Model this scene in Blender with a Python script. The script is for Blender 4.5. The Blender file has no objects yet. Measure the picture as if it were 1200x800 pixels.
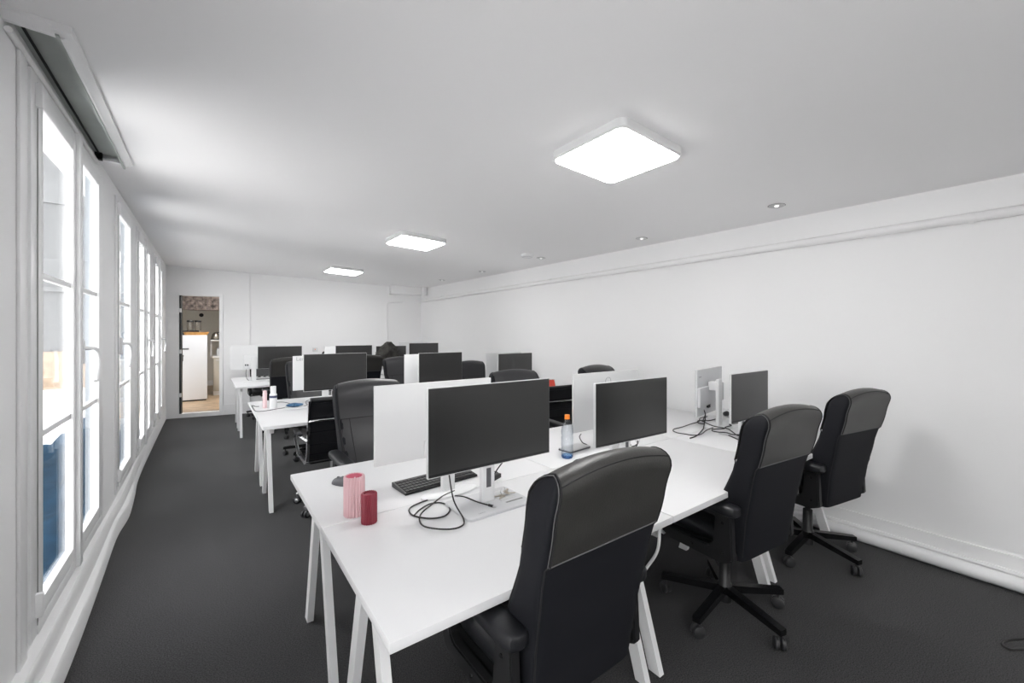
import bpy, bmesh, math, random
from mathutils import Vector, Matrix
random.seed(7)
SC = bpy.context.scene
COL = SC.collection
PI = math.pi

# ------------------------------------------------------------------ camera
cam_d = bpy.data.cameras.new('camera')
cam = bpy.data.objects.new('camera', cam_d)
COL.objects.link(cam)
cam.location = (0, 0, 1.5)
cam.rotation_euler = (PI / 2, 0, -math.radians(36.188))
cam_d.sensor_width = 36.0
cam_d.lens = 488.0 / 1200 * 36
cam_d.shift_y = -10.0 / 1200
cam_d.clip_start = 0.02
SC.camera = cam

# ------------------------------------------------------------------ world, exposure
SKY = 5.0          # overcast sky
LAMP = 22.0        # ceiling panels
SPOT = 1.2
w = bpy.data.worlds.new('overcast_sky')
SC.world = w
w.use_nodes = True
nt = w.node_tree
bg = nt.nodes['Background']
tc = nt.nodes.new('ShaderNodeTexCoord')
sx = nt.nodes.new('ShaderNodeSeparateXYZ')
cr = nt.nodes.new('ShaderNodeValToRGB')
cr.color_ramp.elements[0].position = 0.0
cr.color_ramp.elements[0].color = (1.0, 0.99, 0.98, 1)
cr.color_ramp.elements[1].position = 1.0
cr.color_ramp.elements[1].color = (0.95, 0.975, 1.0, 1)
nt.links.new(tc.outputs['Generated'], sx.inputs[0])
nt.links.new(sx.outputs['Z'], cr.inputs[0])
nt.links.new(cr.outputs[0], bg.inputs['Color'])
bg.inputs['Strength'].default_value = SKY
added_sun_d = bpy.data.lights.new('added_sun', 'SUN')
added_sun_d.energy = 5.0
added_sun_d.angle = math.radians(2)
added_sun_d.color = (1.0, 0.97, 0.93)
added_sun = bpy.data.objects.new('added_sun', added_sun_d)
COL.objects.link(added_sun)
added_sun.rotation_euler = Vector((-0.50, -0.15, -0.85)).to_track_quat('-Z', 'Y').to_euler()   # added over the roof so the courtyard bounce brightens the ceiling
vs = SC.view_settings
vs.view_transform = 'Standard'
vs.look = 'None'
vs.gamma = 1
vs.use_curve_mapping = False
vs.exposure = 0.36
SC.cycles.max_bounces = 10
SC.cycles.diffuse_bounces = 6
SC.cycles.transparent_max_bounces = 16
SC.cycles.sample_clamp_indirect = 6
SC.cycles.caustics_reflective = False
SC.cycles.caustics_refractive = False


# ------------------------------------------------------------------ materials
def mat(name, col, rough=0.5, metal=0.0, spec=0.5, bump=0.0, bscale=200.0, var=0.0, vscale=3.0, coat=0.0, sheen=0.0, detail=4.0):
    m = bpy.data.materials.new(name)
    m.use_nodes = True
    t = m.node_tree
    b = t.nodes['Principled BSDF']
    b.inputs['Base Color'].default_value = (*col, 1)
    b.inputs['Roughness'].default_value = rough
    b.inputs['Metallic'].default_value = metal
    b.inputs['Specular IOR Level'].default_value = spec
    b.inputs['Coat Weight'].default_value = coat
    b.inputs['Sheen Weight'].default_value = sheen
    if bump or var:
        co = t.nodes.new('ShaderNodeTexCoord')
    if var:
        n = t.nodes.new('ShaderNodeTexNoise')
        n.inputs['Scale'].default_value = vscale
        n.inputs['Detail'].default_value = 6
        r = t.nodes.new('ShaderNodeValToRGB')
        r.color_ramp.elements[0].position = 0.3
        r.color_ramp.elements[1].position = 0.7
        r.color_ramp.elements[0].color = (*[c * (1 - var) for c in col], 1)
        r.color_ramp.elements[1].color = (*[min(1, c * (1 + var)) for c in col], 1)
        t.links.new(co.outputs['Object'], n.inputs['Vector'])
        t.links.new(n.outputs[0], r.inputs[0])
        t.links.new(r.outputs[0], b.inputs['Base Color'])
    if bump:
        n = t.nodes.new('ShaderNodeTexNoise')
        n.inputs['Scale'].default_value = bscale
        n.inputs['Detail'].default_value = detail
        bp = t.nodes.new('ShaderNodeBump')
        bp.inputs['Strength'].default_value = bump
        bp.inputs['Distance'].default_value = 0.01
        t.links.new(co.outputs['Object'], n.inputs['Vector'])
        t.links.new(n.outputs[0], bp.inputs['Height'])
        t.links.new(bp.outputs[0], b.inputs['Normal'])
    return m


def emat(name, col, s):
    m = bpy.data.materials.new(name)
    m.use_nodes = True
    b = m.node_tree.nodes['Principled BSDF']
    b.inputs['Base Color'].default_value = (0.8, 0.8, 0.8, 1)
    b.inputs['Emission Color'].default_value = (*col, 1)
    b.inputs['Emission Strength'].default_value = s
    return m


def glass(name, tint=(1, 1, 1), refl=0.12, rim=None):
    m = bpy.data.materials.new(name)
    m.use_nodes = True
    t = m.node_tree
    t.nodes.clear()
    o = t.nodes.new('ShaderNodeOutputMaterial')
    mx = t.nodes.new('ShaderNodeMixShader')
    tr = t.nodes.new('ShaderNodeBsdfTransparent')
    gl = t.nodes.new('ShaderNodeBsdfGlossy')
    lw = t.nodes.new('ShaderNodeLayerWeight')
    lw.inputs['Blend'].default_value = 0.5
    pw = t.nodes.new('ShaderNodeMath')
    pw.operation = 'POWER'
    pw.inputs[1].default_value = 5.0
    fr = t.nodes.new('ShaderNodeMath')
    fr.operation = 'MULTIPLY_ADD'
    fr.inputs[1].default_value = 0.6
    fr.inputs[2].default_value = refl * 0.25
    t.links.new(lw.outputs['Facing'], pw.inputs[0])
    t.links.new(pw.outputs[0], fr.inputs[0])
    tr.inputs['Color'].default_value = (*tint, 1)
    if rim:                                    # thicker, darker at the turned-away edges
        cm = t.nodes.new('ShaderNodeMix')
        cm.data_type = 'RGBA'
        lw2 = t.nodes.new('ShaderNodeLayerWeight')
        lw2.inputs['Blend'].default_value = 0.35
        cm.inputs[6].default_value = (*tint, 1)
        cm.inputs[7].default_value = (*rim, 1)
        t.links.new(lw2.outputs['Facing'], cm.inputs[0])
        t.links.new(cm.outputs[2], tr.inputs['Color'])
    gl.inputs['Roughness'].default_value = 0.02
    t.links.new(fr.outputs[0], mx.inputs[0])
    t.links.new(tr.outputs[0], mx.inputs[1])
    t.links.new(gl.outputs[0], mx.inputs[2])
    t.links.new(mx.outputs[0], o.inputs[0])
    return m


M = {}
M['wall'] = mat('white_wall_paint', (0.89, 0.89, 0.895), 0.6, spec=0.25, bump=0.05, bscale=25)
M['ceil'] = mat('white_ceiling_paint', (0.91, 0.905, 0.91), 0.8, spec=0.2, bump=0.04, bscale=12)
M['trim'] = mat('white_gloss_trim', (0.88, 0.88, 0.885), 0.35, bump=0.04, bscale=14)
M['plaster'] = mat('white_plaster', (0.88, 0.88, 0.885), 0.5, bump=0.12, bscale=18)
M['pvc'] = mat('white_pvc', (0.89, 0.895, 0.90), 0.28)
M['seal'] = mat('grey_rubber_seal', (0.22, 0.225, 0.22), 0.6)
M['reveal'] = mat('shade_toned_reveal', (0.26, 0.29, 0.32), 0.7)  # grey tone puts the shade of the outer reveals into the colour
M['glass'] = glass('window_glass')
M['white'] = mat('white_laminate', (0.69, 0.69, 0.70), 0.42, bump=0.015, bscale=300)
M['legwhite'] = mat('white_powder_coat', (0.82, 0.82, 0.825), 0.4)
M['leather'] = mat('black_leather', (0.012, 0.0125, 0.015), 0.36, spec=0.5, bump=0.10, bscale=260)
M['headleather'] = mat('dark_leather_painted_sheen', (0.034, 0.033, 0.031), 0.40, spec=0.5, bump=0.12, bscale=220, var=0.15, vscale=9)  # base colour lifted to carry the lamp reflection on the headrests
M['fabric'] = mat('black_backing_fabric', (0.009, 0.0095, 0.0125), 0.7, spec=0.2, bump=0.2, bscale=600, sheen=0.0)
M['greyleather'] = mat('dark_grey_leather', (0.026, 0.026, 0.029), 0.40, bump=0.1, bscale=240)
M['thread'] = mat('grey_stitching', (0.11, 0.11, 0.113), 0.7)
M['darkseam'] = mat('dark_seam', (0.008, 0.008, 0.009), 0.7)
M['blackplastic'] = mat('black_plastic', (0.012, 0.012, 0.013), 0.38)
M['blackmetal'] = mat('black_lacquered_steel', (0.008, 0.008, 0.009), 0.22, spec=0.6)
M['caster'] = mat('dark_grey_caster', (0.03, 0.03, 0.032), 0.45)
M['chrome'] = mat('polished_chrome', (0.78, 0.79, 0.80), 0.12, metal=1.0)
M['alu'] = mat('brushed_aluminium', (0.62, 0.62, 0.63), 0.32, metal=1.0)
M['screen'] = mat('dark_screen', (0.013, 0.013, 0.0132), 0.33, spec=0.95)
M['silver'] = mat('silver_plastic', (0.60, 0.605, 0.61), 0.35, metal=0.15)
M['whiteplastic'] = mat('white_plastic', (0.74, 0.745, 0.75), 0.4)
M['greyplastic'] = mat('pale_grey_plastic', (0.56, 0.565, 0.58), 0.42)
M['bezel'] = mat('silver_bezel', (0.55, 0.55, 0.56), 0.35, metal=0.3)
M['cable'] = mat('black_cable', (0.014, 0.013, 0.013), 0.5)
M['whitecable'] = mat('white_cable', (0.75, 0.75, 0.75), 0.5)
M['key'] = mat('dark_key', (0.03, 0.03, 0.033), 0.5)
M['pinkwax'] = mat('pink_wax', (0.66, 0.43, 0.455), 0.5)
M['pinkinner'] = mat('deep_pink_wax', (0.70, 0.22, 0.30), 0.5)
M['redwax'] = mat('dark_red_wax', (0.22, 0.018, 0.036), 0.5)
M['orange'] = mat('orange_plastic', (0.95, 0.25, 0.01), 0.4)
M['bottle'] = glass('clear_plastic', (0.93, 0.95, 0.97), 0.3, (0.50, 0.55, 0.60))
M['bluebase'] = glass('blue_tinted_plastic', (0.35, 0.62, 0.90), 0.2, (0.15, 0.4, 0.7))
M['labelclear'] = mat('translucent_label', (0.70, 0.72, 0.75), 0.5)
M['steel'] = mat('key_steel', (0.55, 0.50, 0.42), 0.3, metal=1.0)
M['pinkbottle'] = mat('pale_pink_plastic', (0.80, 0.58, 0.60), 0.4)
M['navy'] = mat('navy_print', (0.05, 0.06, 0.12), 0.5)
M['bluecloth'] = mat('blue_cloth', (0.05, 0.13, 0.24), 0.85, bump=0.4, bscale=90, var=0.3, vscale=30)
M['jacket'] = mat('dark_camouflage_cloth', (0.028, 0.027, 0.024), 0.85, bump=0.5, bscale=40, var=0.75, vscale=16)
M['red'] = mat('red_card', (0.72, 0.07, 0.04), 0.5)
M['paper'] = mat('white_paper', (0.82, 0.82, 0.81), 0.6)
M['darkgrey'] = mat('dark_grey_print', (0.10, 0.10, 0.11), 0.5)
M['ltext'] = mat('faint_grey_print', (0.36, 0.36, 0.38), 0.5)
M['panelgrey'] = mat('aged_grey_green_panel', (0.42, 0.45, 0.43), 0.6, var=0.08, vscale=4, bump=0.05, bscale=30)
M['mattblack'] = mat('matt_black', (0.02, 0.02, 0.02), 0.8)
M['diff'] = emat('lit_diffuser', (1.0, 0.99, 0.975), LAMP)
M['bulb'] = emat('lit_halogen', (1.0, 0.97, 0.92), SPOT)
M['fridge'] = mat('white_enamel', (0.78, 0.81, 0.86), 0.3)
M['blackframe'] = mat('dark_door_edge', (0.03, 0.032, 0.036), 0.5)
M['wood'] = mat('pale_oak_plank', (0.52, 0.38, 0.25), 0.45, var=0.22, vscale=6)
M['woodboard'] = mat('honey_wood', (0.50, 0.26, 0.08), 0.45, var=0.2, vscale=12)
M['kitchenwall'] = mat('warm_grey_kitchen_paint', (0.78, 0.76, 0.71), 0.6)
M['cream'] = mat('cream_cabinet', (0.62, 0.59, 0.52), 0.45)
M['stone'] = mat('mottled_stone', (0.20, 0.165, 0.15), 0.8, var=0.8, vscale=14, bump=0.6, bscale=26)
M['brasskettle'] = mat('brushed_kettle_steel', (0.34, 0.31, 0.27), 0.3, metal=1.0)
M['jarglass'] = glass('jar_glass', (0.90, 0.89, 0.87), 0.3, (0.45, 0.45, 0.45))
M['tarp'] = mat('blue_tarpaulin', (0.014, 0.046, 0.085), 0.85, spec=0.1, var=0.35, vscale=3.5, bump=0.9, bscale=5)
M['facade'] = mat('pale_rendered_facade', (0.30, 0.30, 0.29), 0.8, var=0.05, vscale=1.5)
M['paving'] = mat('pale_courtyard_paving', (0.80, 0.79, 0.78), 0.8, var=0.04, vscale=1.5)
M['greyfacade'] = mat('grey_rendered_facade', (0.125, 0.13, 0.135), 0.8, var=0.10, vscale=0.8)
M['facadewin'] = mat('facade_window_glass', (0.10, 0.115, 0.13), 0.15)
M['rail'] = mat('grey_parapet', (0.30, 0.30, 0.30), 0.6)
M['brick'] = mat('beige_wall', (0.30, 0.23, 0.17), 0.8, var=0.2, vscale=6)


def carpet():
    m = bpy.data.materials.new('charcoal_carpet')
    m.use_nodes = True
    t = m.node_tree
    b = t.nodes['Principled BSDF']
    b.inputs['Roughness'].default_value = 0.95
    b.inputs['Specular IOR Level'].default_value = 0.1
    b.inputs['Sheen Weight'].default_value = 0.12
    b.inputs['Sheen Roughness'].default_value = 0.5
    co = t.nodes.new('ShaderNodeTexCoord')
    n1 = t.nodes.new('ShaderNodeTexNoise')
    n1.inputs['Scale'].default_value = 190
    n1.inputs['Detail'].default_value = 5
    n2 = t.nodes.new('ShaderNodeTexNoise')
    n2.inputs['Scale'].default_value = 0.9
    n2.inputs['Detail'].default_value = 3
    r1 = t.nodes.new('ShaderNodeValToRGB')
    r1.color_ramp.elements[0].position = 0.32
    r1.color_ramp.elements[1].position = 0.72
    r1.color_ramp.elements[0].color = (0.016, 0.016, 0.018, 1)
    r1.color_ramp.elements[1].color = (0.105, 0.104, 0.106, 1)
    mx = t.nodes.new('ShaderNodeMix')
    mx.data_type = 'RGBA'
    mx.blend_type = 'MULTIPLY'
    mx.inputs[0].default_value = 0.45
    bp = t.nodes.new('ShaderNodeBump')
    bp.inputs['Strength'].default_value = 0.5
    bp.inputs['Distance'].default_value = 0.006
    L = t.links.new
    L(co.outputs['Object'], n1.inputs['Vector'])
    L(co.outputs['Object'], n2.inputs['Vector'])
    L(n1.outputs[0], r1.inputs[0])
    L(r1.outputs[0], mx.inputs[6])
    L(n2.outputs[0], mx.inputs[7])
    L(mx.outputs[2], b.inputs['Base Color'])
    L(n1.outputs[0], bp.inputs['Height'])
    L(bp.outputs[0], b.inputs['Normal'])
    return m


M['carpet'] = carpet()


# ------------------------------------------------------------------ mesh helpers
def add_box(bm, x0, x1, y0, y1, z0, z1, bev=0.0, seg=2, mx=None):
    vs_ = [bm.verts.new(p) for p in ((x0, y0, z0), (x1, y0, z0), (x1, y1, z0), (x0, y1, z0), (x0, y0, z1), (x1, y0, z1), (x1, y1, z1), (x0, y1, z1))]
    fs = [bm.faces.new([vs_[i] for i in q]) for q in ((0, 3, 2, 1), (4, 5, 6, 7), (0, 1, 5, 4), (1, 2, 6, 5), (2, 3, 7, 6), (3, 0, 4, 7))]
    vv = vs_
    if bev > 0:
        es = list({e for f in fs for e in f.edges})
        r = bmesh.ops.bevel(bm, geom=es, offset=bev, segments=seg, affect='EDGES', profile=0.5)
        vv = list({v for f in r['faces'] for v in f.verts} | {v for v in vs_ if v.is_valid})
    if mx is not None:
        bmesh.ops.transform(bm, matrix=mx, verts=[v for v in vv if v.is_valid])


def add_prism(bm, poly, fn, d0, d1):
    """poly = list of 2D points, fn(a, b, d) -> 3D"""
    lo = [bm.verts.new(fn(a, b, d0)) for a, b in poly]
    hi = [bm.verts.new(fn(a, b, d1)) for a, b in poly]
    n = len(poly)
    bm.faces.new(lo[::-1])
    bm.faces.new(hi)
    for i in range(n):
        j = (i + 1) % n
        bm.faces.new((lo[i], lo[j], hi[j], hi[i]))


def add_tube(bm, pts, r, n=8, closed=False):
    pts = [Vector(p) for p in pts]
    k = len(pts)
    rr = r if isinstance(r, (list, tuple)) else [r] * k
    rings = []
    prev = None
    for i, p in enumerate(pts):
        if closed:
            t = pts[(i + 1) % k] - pts[i - 1]
        else:
            t = pts[min(i + 1, k - 1)] - pts[max(i - 1, 0)]
        if t.length < 1e-9:
            t = Vector((0, 0, 1))
        t.normalize()
        if prev is None:
            u = t.cross(Vector((0, 0, 1)))
            if u.length < 1e-3:
                u = t.cross(Vector((1, 0, 0)))
        else:
            u = prev - t * prev.dot(t)
            if u.length < 1e-6:
                u = t.cross(Vector((1, 0, 0)))
        u.normalize()
        prev = u
        v = t.cross(u)
        rings.append([bm.verts.new(p + (u * math.cos(a) + v * math.sin(a)) * rr[i]) for a in (2 * PI * j / n for j in range(n))])
    m = k if closed else k - 1
    for i in range(m):
        a, b = rings[i], rings[(i + 1) % k]
        for j in range(n):
            bm.faces.new((a[j], a[(j + 1) % n], b[(j + 1) % n], b[j]))
    if not closed:
        bm.faces.new(rings[0][::-1])
        bm.faces.new(rings[-1])


def add_lathe(bm, prof, n=24, c=(0, 0, 0), flute=0.0, nf=0, mx=None):
    """prof = [(r, z)], closed by fans when r = 0"""
    rings = []
    for r, z in prof:
        if r < 1e-6:
            rings.append([bm.verts.new((c[0], c[1], c[2] + z))])
        else:
            ring = []
            for j in range(n):
                a = 2 * PI * j / n
                q = r
                if flute and nf:
                    q = r * (1 - flute * (1 - abs(math.cos(a * nf / 2))))
                ring.append(bm.verts.new((c[0] + q * math.cos(a), c[1] + q * math.sin(a), c[2] + z)))
            rings.append(ring)
    for a, b in zip(rings, rings[1:]):
        if len(a) == 1 and len(b) == 1:
            continue
        for j in range(n):
            k = (j + 1) % n
            if len(a) == 1:
                bm.faces.new((a[0], b[k], b[j]))
            elif len(b) == 1:
                bm.faces.new((a[j], a[k], b[0]))
            else:
                bm.faces.new((a[j], a[k], b[k], b[j]))
    if mx is not None:
        bmesh.ops.transform(bm, matrix=mx, verts=[v for r_ in rings for v in r_])


def add_loft(bm, rings, caps=True):
    rs = [[bm.verts.new(p) for p in r] for r in rings]
    n = len(rs[0])
    for a, b in zip(rs, rs[1:]):
        for j in range(n):
            k = (j + 1) % n
            bm.faces.new((a[j], a[k], b[k], b[j]))
    if caps:
        bm.faces.new(rs[0][::-1])
        bm.faces.new(rs[-1])


def add_grid(bm, rows):
    rs = [[bm.verts.new(p) for p in r] for r in rows]
    for a, b in zip(rs, rs[1:]):
        for j in range(len(a) - 1):
            bm.faces.new((a[j], a[j + 1], b[j + 1], b[j]))


def add_bar(bm, p0, p1, wx, wy):
    """slanted leg with horizontal ends"""
    x0, y0, z0 = p0
    x1, y1, z1 = p1
    lo = [(x0 - wx / 2, y0 - wy / 2, z0), (x0 + wx / 2, y0 - wy / 2, z0), (x0 + wx / 2, y0 + wy / 2, z0), (x0 - wx / 2, y0 + wy / 2, z0)]
    hi = [(x1 - wx / 2, y1 - wy / 2, z1), (x1 + wx / 2, y1 - wy / 2, z1), (x1 + wx / 2, y1 + wy / 2, z1), (x1 - wx / 2, y1 + wy / 2, z1)]
    add_loft(bm, [lo, hi])


def catmull(pts, k=6, closed=False):
    P = [Vector(p) for p in pts]
    n = len(P)
    out = []
    for i in range(n if closed else n - 1):
        if closed:
            a, b, c, d = P[i - 1], P[i], P[(i + 1) % n], P[(i + 2) % n]
        else:
            a, b, c, d = P[max(i - 1, 0)], P[i], P[i + 1], P[min(i + 2, n - 1)]
        for s in range(k):
            t = s / k
            out.append(0.5 * ((2 * b) + (c - a) * t + (2 * a - 5 * b + 4 * c - d) * t * t + (3 * b - a - 3 * c + d) * t ** 3))
    if not closed:
        out.append(P[-1])
    return out


def obj(name, bm, m, parent=None, kind=None, smooth=True, angle=40):
    bmesh.ops.recalc_face_normals(bm, faces=bm.faces)
    me = bpy.data.meshes.new(name)
    bm.to_mesh(me)
    bm.free()
    me.materials.append(m)
    if smooth and len(me.polygons):
        me.polygons.foreach_set('use_smooth', [True] * len(me.polygons))
        me.set_sharp_from_angle(angle=math.radians(angle))
    o = bpy.data.objects.new(name, me)
    COL.objects.link(o)
    if parent is not None:
        o.parent = parent
    if kind:
        o['kind'] = kind
    return o


def box(name, m, x0, x1, y0, y1, z0, z1, parent=None, bev=0.0, kind=None):
    bm = bmesh.new()
    add_box(bm, x0, x1, y0, y1, z0, z1, bev)
    return obj(name, bm, m, parent, kind)


def tube(name, m, pts, r, parent=None, n=8, closed=False, kind=None):
    bm = bmesh.new()
    add_tube(bm, pts, r, n, closed)
    return obj(name, bm, m, parent, kind, angle=60)


def lathe(name, m, prof, parent=None, n=24, c=(0, 0, 0), flute=0.0, nf=0, mx=None, kind=None):
    bm = bmesh.new()
    add_lathe(bm, prof, n, c, flute, nf, mx)
    return obj(name, bm, m, parent, kind, angle=50)


def struct(name, bm, m):
    return obj(name, bm, m, None, 'structure')


def tag(o, label, cat, group=None):
    o['label'] = label
    o['category'] = cat
    if group:
        o['group'] = group
    return o


def thing(name, label, cat, loc=(0, 0, 0), rz=0.0, group=None):
    o = bpy.data.objects.new(name, None)
    COL.objects.link(o)
    o.location = loc
    o.rotation_euler = (0, 0, rz)
    o.empty_display_size = 0.1
    return tag(o, label, cat, group)


def copy_tree(o, parent=None):
    c = o.copy()
    COL.objects.link(c)
    c.parent = parent
    for ch in list(o.children):
        copy_tree(ch, c)
    return c


def place(proto, used, loc, rz, label, group=None):
    """first use moves the prototype itself, later uses are copies"""
    o = copy_tree(proto) if used else proto
    o.location = loc
    o.rotation_euler = (0, 0, rz)
    o['label'] = label
    if group:
        o['group'] = group
    return o


def text_mesh(name, body, size, m, parent, mx, depth=0.0006):
    cu = bpy.data.curves.new(name, 'FONT')
    cu.body = body
    cu.size = size
    cu.extrude = depth
    cu.align_x = 'LEFT'
    t = bpy.data.objects.new(name, cu)
    COL.objects.link(t)
    bpy.context.view_layer.update()
    me = bpy.data.meshes.new_from_object(t.evaluated_get(bpy.context.evaluated_depsgraph_get()))
    bpy.data.objects.remove(t)
    bpy.data.curves.remove(cu)
    me.transform(mx)
    me.name = name
    me.materials.clear()
    me.materials.append(m)
    o = bpy.data.objects.new(name, me)
    COL.objects.link(o)
    o.parent = parent
    return o


# ------------------------------------------------------------------ room shell
XL, XR = -0.585, 3.84            # left and right wall faces
YF, YB = -2.8, 9.43              # wall behind the camera, back wall (left corner)
YBR = 8.66                       # back wall, right corner


def zc(x, y):                     # ceiling falls a little towards the right wall
    u = (x - XL) / (XR - XL)
    v = (y - 0) / 9.0
    a = 2.63 + 0.05 * v
    b = 2.43 + 0.05 * v
    return a + (b - a) * u


# floor
bm = bmesh.new()
add_prism(bm, [(-0.75, YF - 0.2), (XR + 0.2, YF - 0.2), (XR + 0.2, YBR), (-0.75, YB + 0.05)], lambda a, b, d: (a, b, d), -0.12, 0.0)
struct('floor', bm, M['carpet'])

# ceiling, with the long recess beside the first window left open
RX0, RX1, RY0, RY1 = -0.60, -0.455, 2.26, 3.78
bm = bmesh.new()
xs = [-0.85, RX0, RX1, 1.6, XR + 0.2]
ys = [YF - 0.2, RY0, RY1, 6.5, YB + 0.25]
for i in range(4):
    for j in range(4):
        if i == 1 and j == 1:
            continue
        xa, xb, ya, yb = xs[i], xs[i + 1], ys[j], ys[j + 1]
        q = [(xa, ya), (xb, ya), (xb, yb), (xa, yb)]
        lo = [bm.verts.new((a, b, zc(a, b))) for a, b in q]
        hi = [bm.verts.new((a, b, zc(a, b) + 0.18)) for a, b in q]
        bm.faces.new(lo[::-1])
        bm.faces.new(hi)
        for k in range(4):
            l = (k + 1) % 4
            bm.faces.new((lo[k], lo[l], hi[l], hi[k]))
bmesh.ops.remove_doubles(bm, verts=bm.verts, dist=1e-4)
seen = {}
for f in list(bm.faces):            # drop the doubled inner walls of the joined cells
    k = tuple(sorted(v.index for v in f.verts))
bm.verts.index_update()
dup = {}
for f in bm.faces:
    dup.setdefault(tuple(sorted(v.index for v in f.verts)), []).append(f)
bmesh.ops.delete(bm, geom=[f for l in dup.values() if len(l) > 1 for f in l], context='FACES')
obj('ceiling', bm, M['ceil'], None, 'structure', smooth=False)

# right wall and the wall behind the camera
bm = bmesh.new()
add_prism(bm, [(YF - 0.2, -0.1), (YBR + 0.05, -0.1), (YBR + 0.05, 2.7), (YF - 0.2, 2.7)], lambda a, b, d: (d, a, b), XR, XR + 0.2)
struct('wall_right', bm, M['wall'])
bm = bmesh.new()
add_prism(bm, [(XL - 0.2, -0.1), (XR + 0.2, -0.1), (XR + 0.2, 2.75), (XL - 0.2, 2.75)], lambda a, b, d: (a, d, b), YF - 0.2, YF)
struct('wall_front', bm, M['wall'])

# left wall with its window openings: (y0, y1)
WZ0, WZ1 = 0.24, 2.575
WIN = [(2.50, 3.93, 2), (4.44, 5.32, 1), (5.63, 6.92, 2), (7.32, 8.62, 2), (-0.6, 0.8, 2), (-2.3, -0.95, 2)]
bm = bmesh.new()
edges = sorted(WIN)
y = YF - 0.2
WT = 0.06
for a, b, _ in edges:
    add_box(bm, XL - WT, XL, y, a, -0.1, 2.80)
    add_box(bm, XL - WT, XL, a, b, -0.1, WZ0)
    add_box(bm, XL - WT, XL, a, b, WZ1, 2.80)
    y = b
add_box(bm, XL - WT, XL, y, YB + 0.3, -0.1, 2.80)
struct('wall_left', bm, M['wall'])

# wavy two-step plaster plinth under the windows
edge = [(-0.50, YF), (-0.50, 1.0), (-0.497, 2.4), (-0.499, 2.82), (-0.507, 3.2), (-0.519, 3.62), (-0.531, 4.0), (-0.532, 4.25), (-0.515, 4.6), (-0.535, 5.1), (-0.565, 5.6), (-0.577, 6.3), (-0.580, 7.7), (-0.580, YB - 0.01)]
cv = catmull([(x, y, 0) for x, y in edge], 5)
bm = bmesh.new()
rows = []
for p in cv:
    x = p.x
    d = max(x - XL, 0.012)
    up = XL + d * 0.52
    lo_h = 0.105 + 0.01 * math.sin(p.y * 3.1)
    hi_h = 0.205 + 0.012 * math.sin(p.y * 2.3 + 1)
    rows.append([(XL - 0.01, p.y, 0), (x, p.y, 0), (x, p.y, lo_h - 0.012), (x - 0.008, p.y, lo_h), (up + 0.004, p.y, lo_h + 0.008), (up, p.y, hi_h - 0.012), (up - 0.008, p.y, hi_h), (XL - 0.01, p.y, hi_h + 0.006)])
add_loft(bm, rows)
struct('baseboard_left', bm, M['plaster'])


# back wall (slightly skew) : u along the wall, n towards the room
BA, BB = Vector((XL - 0.02, YB, 0)), Vector((XR + 0.02, YBR, 0))
bu = (BB - BA)
BLEN = bu.length
bu.normalize()
bn = Vector((bu.y, -bu.x, 0))     # towards the camera
if bn.y > 0:
    bn = -bn


def BW(u, n, z):
    p = BA + bu * u + bn * n
    return (p.x, p.y, z)


def bw_box(bm, u0, u1, n0, n1, z0, z1):
    lo = [BW(u0, n0, z0), BW(u1, n0, z0), BW(u1, n1, z0), BW(u0, n1, z0)]
    hi = [BW(u0, n0, z1), BW(u1, n0, z1), BW(u1, n1, z1), BW(u0, n1, z1)]
    add_loft(bm, [lo, hi])


DU0, DU1, DZ0, DZ1 = 0.205, 0.795, 0.07, 2.165
bm = bmesh.new()
bw_box(bm, -0.2, DU0, -0.14, 0, -0.1, 2.85)
bw_box(bm, DU1, 1.262, -0.14, 0, -0.1, 2.85)
bw_box(bm, 1.262, BLEN + 0.2, -0.14, -0.018, -0.1, 2.85)
bw_box(bm, DU0, DU1, -0.14, 0, DZ1, 2.85)
bw_box(bm, DU0, DU1, -0.14, 0, -0.1, DZ0)
struct('wall_back', bm, M['wall'])
bm = bmesh.new()
bw_box(bm, 0.0, 1.262, 0, 0.014, 0, 0.19)
bw_box(bm, 1.262, BLEN, -0.02, 0.014, 0, 0.19)
bw_box(bm, DU0, DU1, 0, 0.016, 0, 0.075)
bm2 = bmesh.new()
bw_box(bm2, 0.0, DU0 - 0.005, 0, 0.014, 0, 0.19)
bw_box(bm2, DU0 - 0.005, DU1 + 0.01, 0, 0.016, 0, 0.072)
bw_box(bm2, DU1 + 0.01, 1.262, 0, 0.014, 0, 0.19)
bw_box(bm2, 1.262, BLEN, -0.02, 0.014, 0, 0.19)
bm.free()
struct('baseboard_back', bm2, M['trim'])
# door opening: casing, dark door edge on the left with pale hinges
dr = bpy.data.objects.new('door_1', None)
COL.objects.link(dr)
dr['kind'] = 'structure'
bm = bmesh.new()
bw_box(bm, DU1, DU1 + 0.055, -0.02, 0.02, 0.0, DZ1 + 0.03)
bw_box(bm, DU0 - 0.03, DU0, -0.02, 0.012, 0.0, DZ1 + 0.03)
bw_box(bm, DU0 - 0.03, DU1 + 0.055, -0.02, 0.012, DZ1, DZ1 + 0.03)
obj('door_casing', bm, M['trim'], dr)
bm = bmesh.new()
bw_box(bm, DU0 + 0.002, DU0 + 0.028, -0.10, -0.012, DZ0, DZ1)
obj('door_edge', bm, M['blackframe'], dr)
for z in (0.40, 1.17, 1.90):
    bm = bmesh.new()
    bw_box(bm, DU0 + 0.001, DU0 + 0.03, -0.03, -0.006, z - 0.035, z + 0.035)
    obj('hinge', bm, M['trim'], dr)
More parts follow.
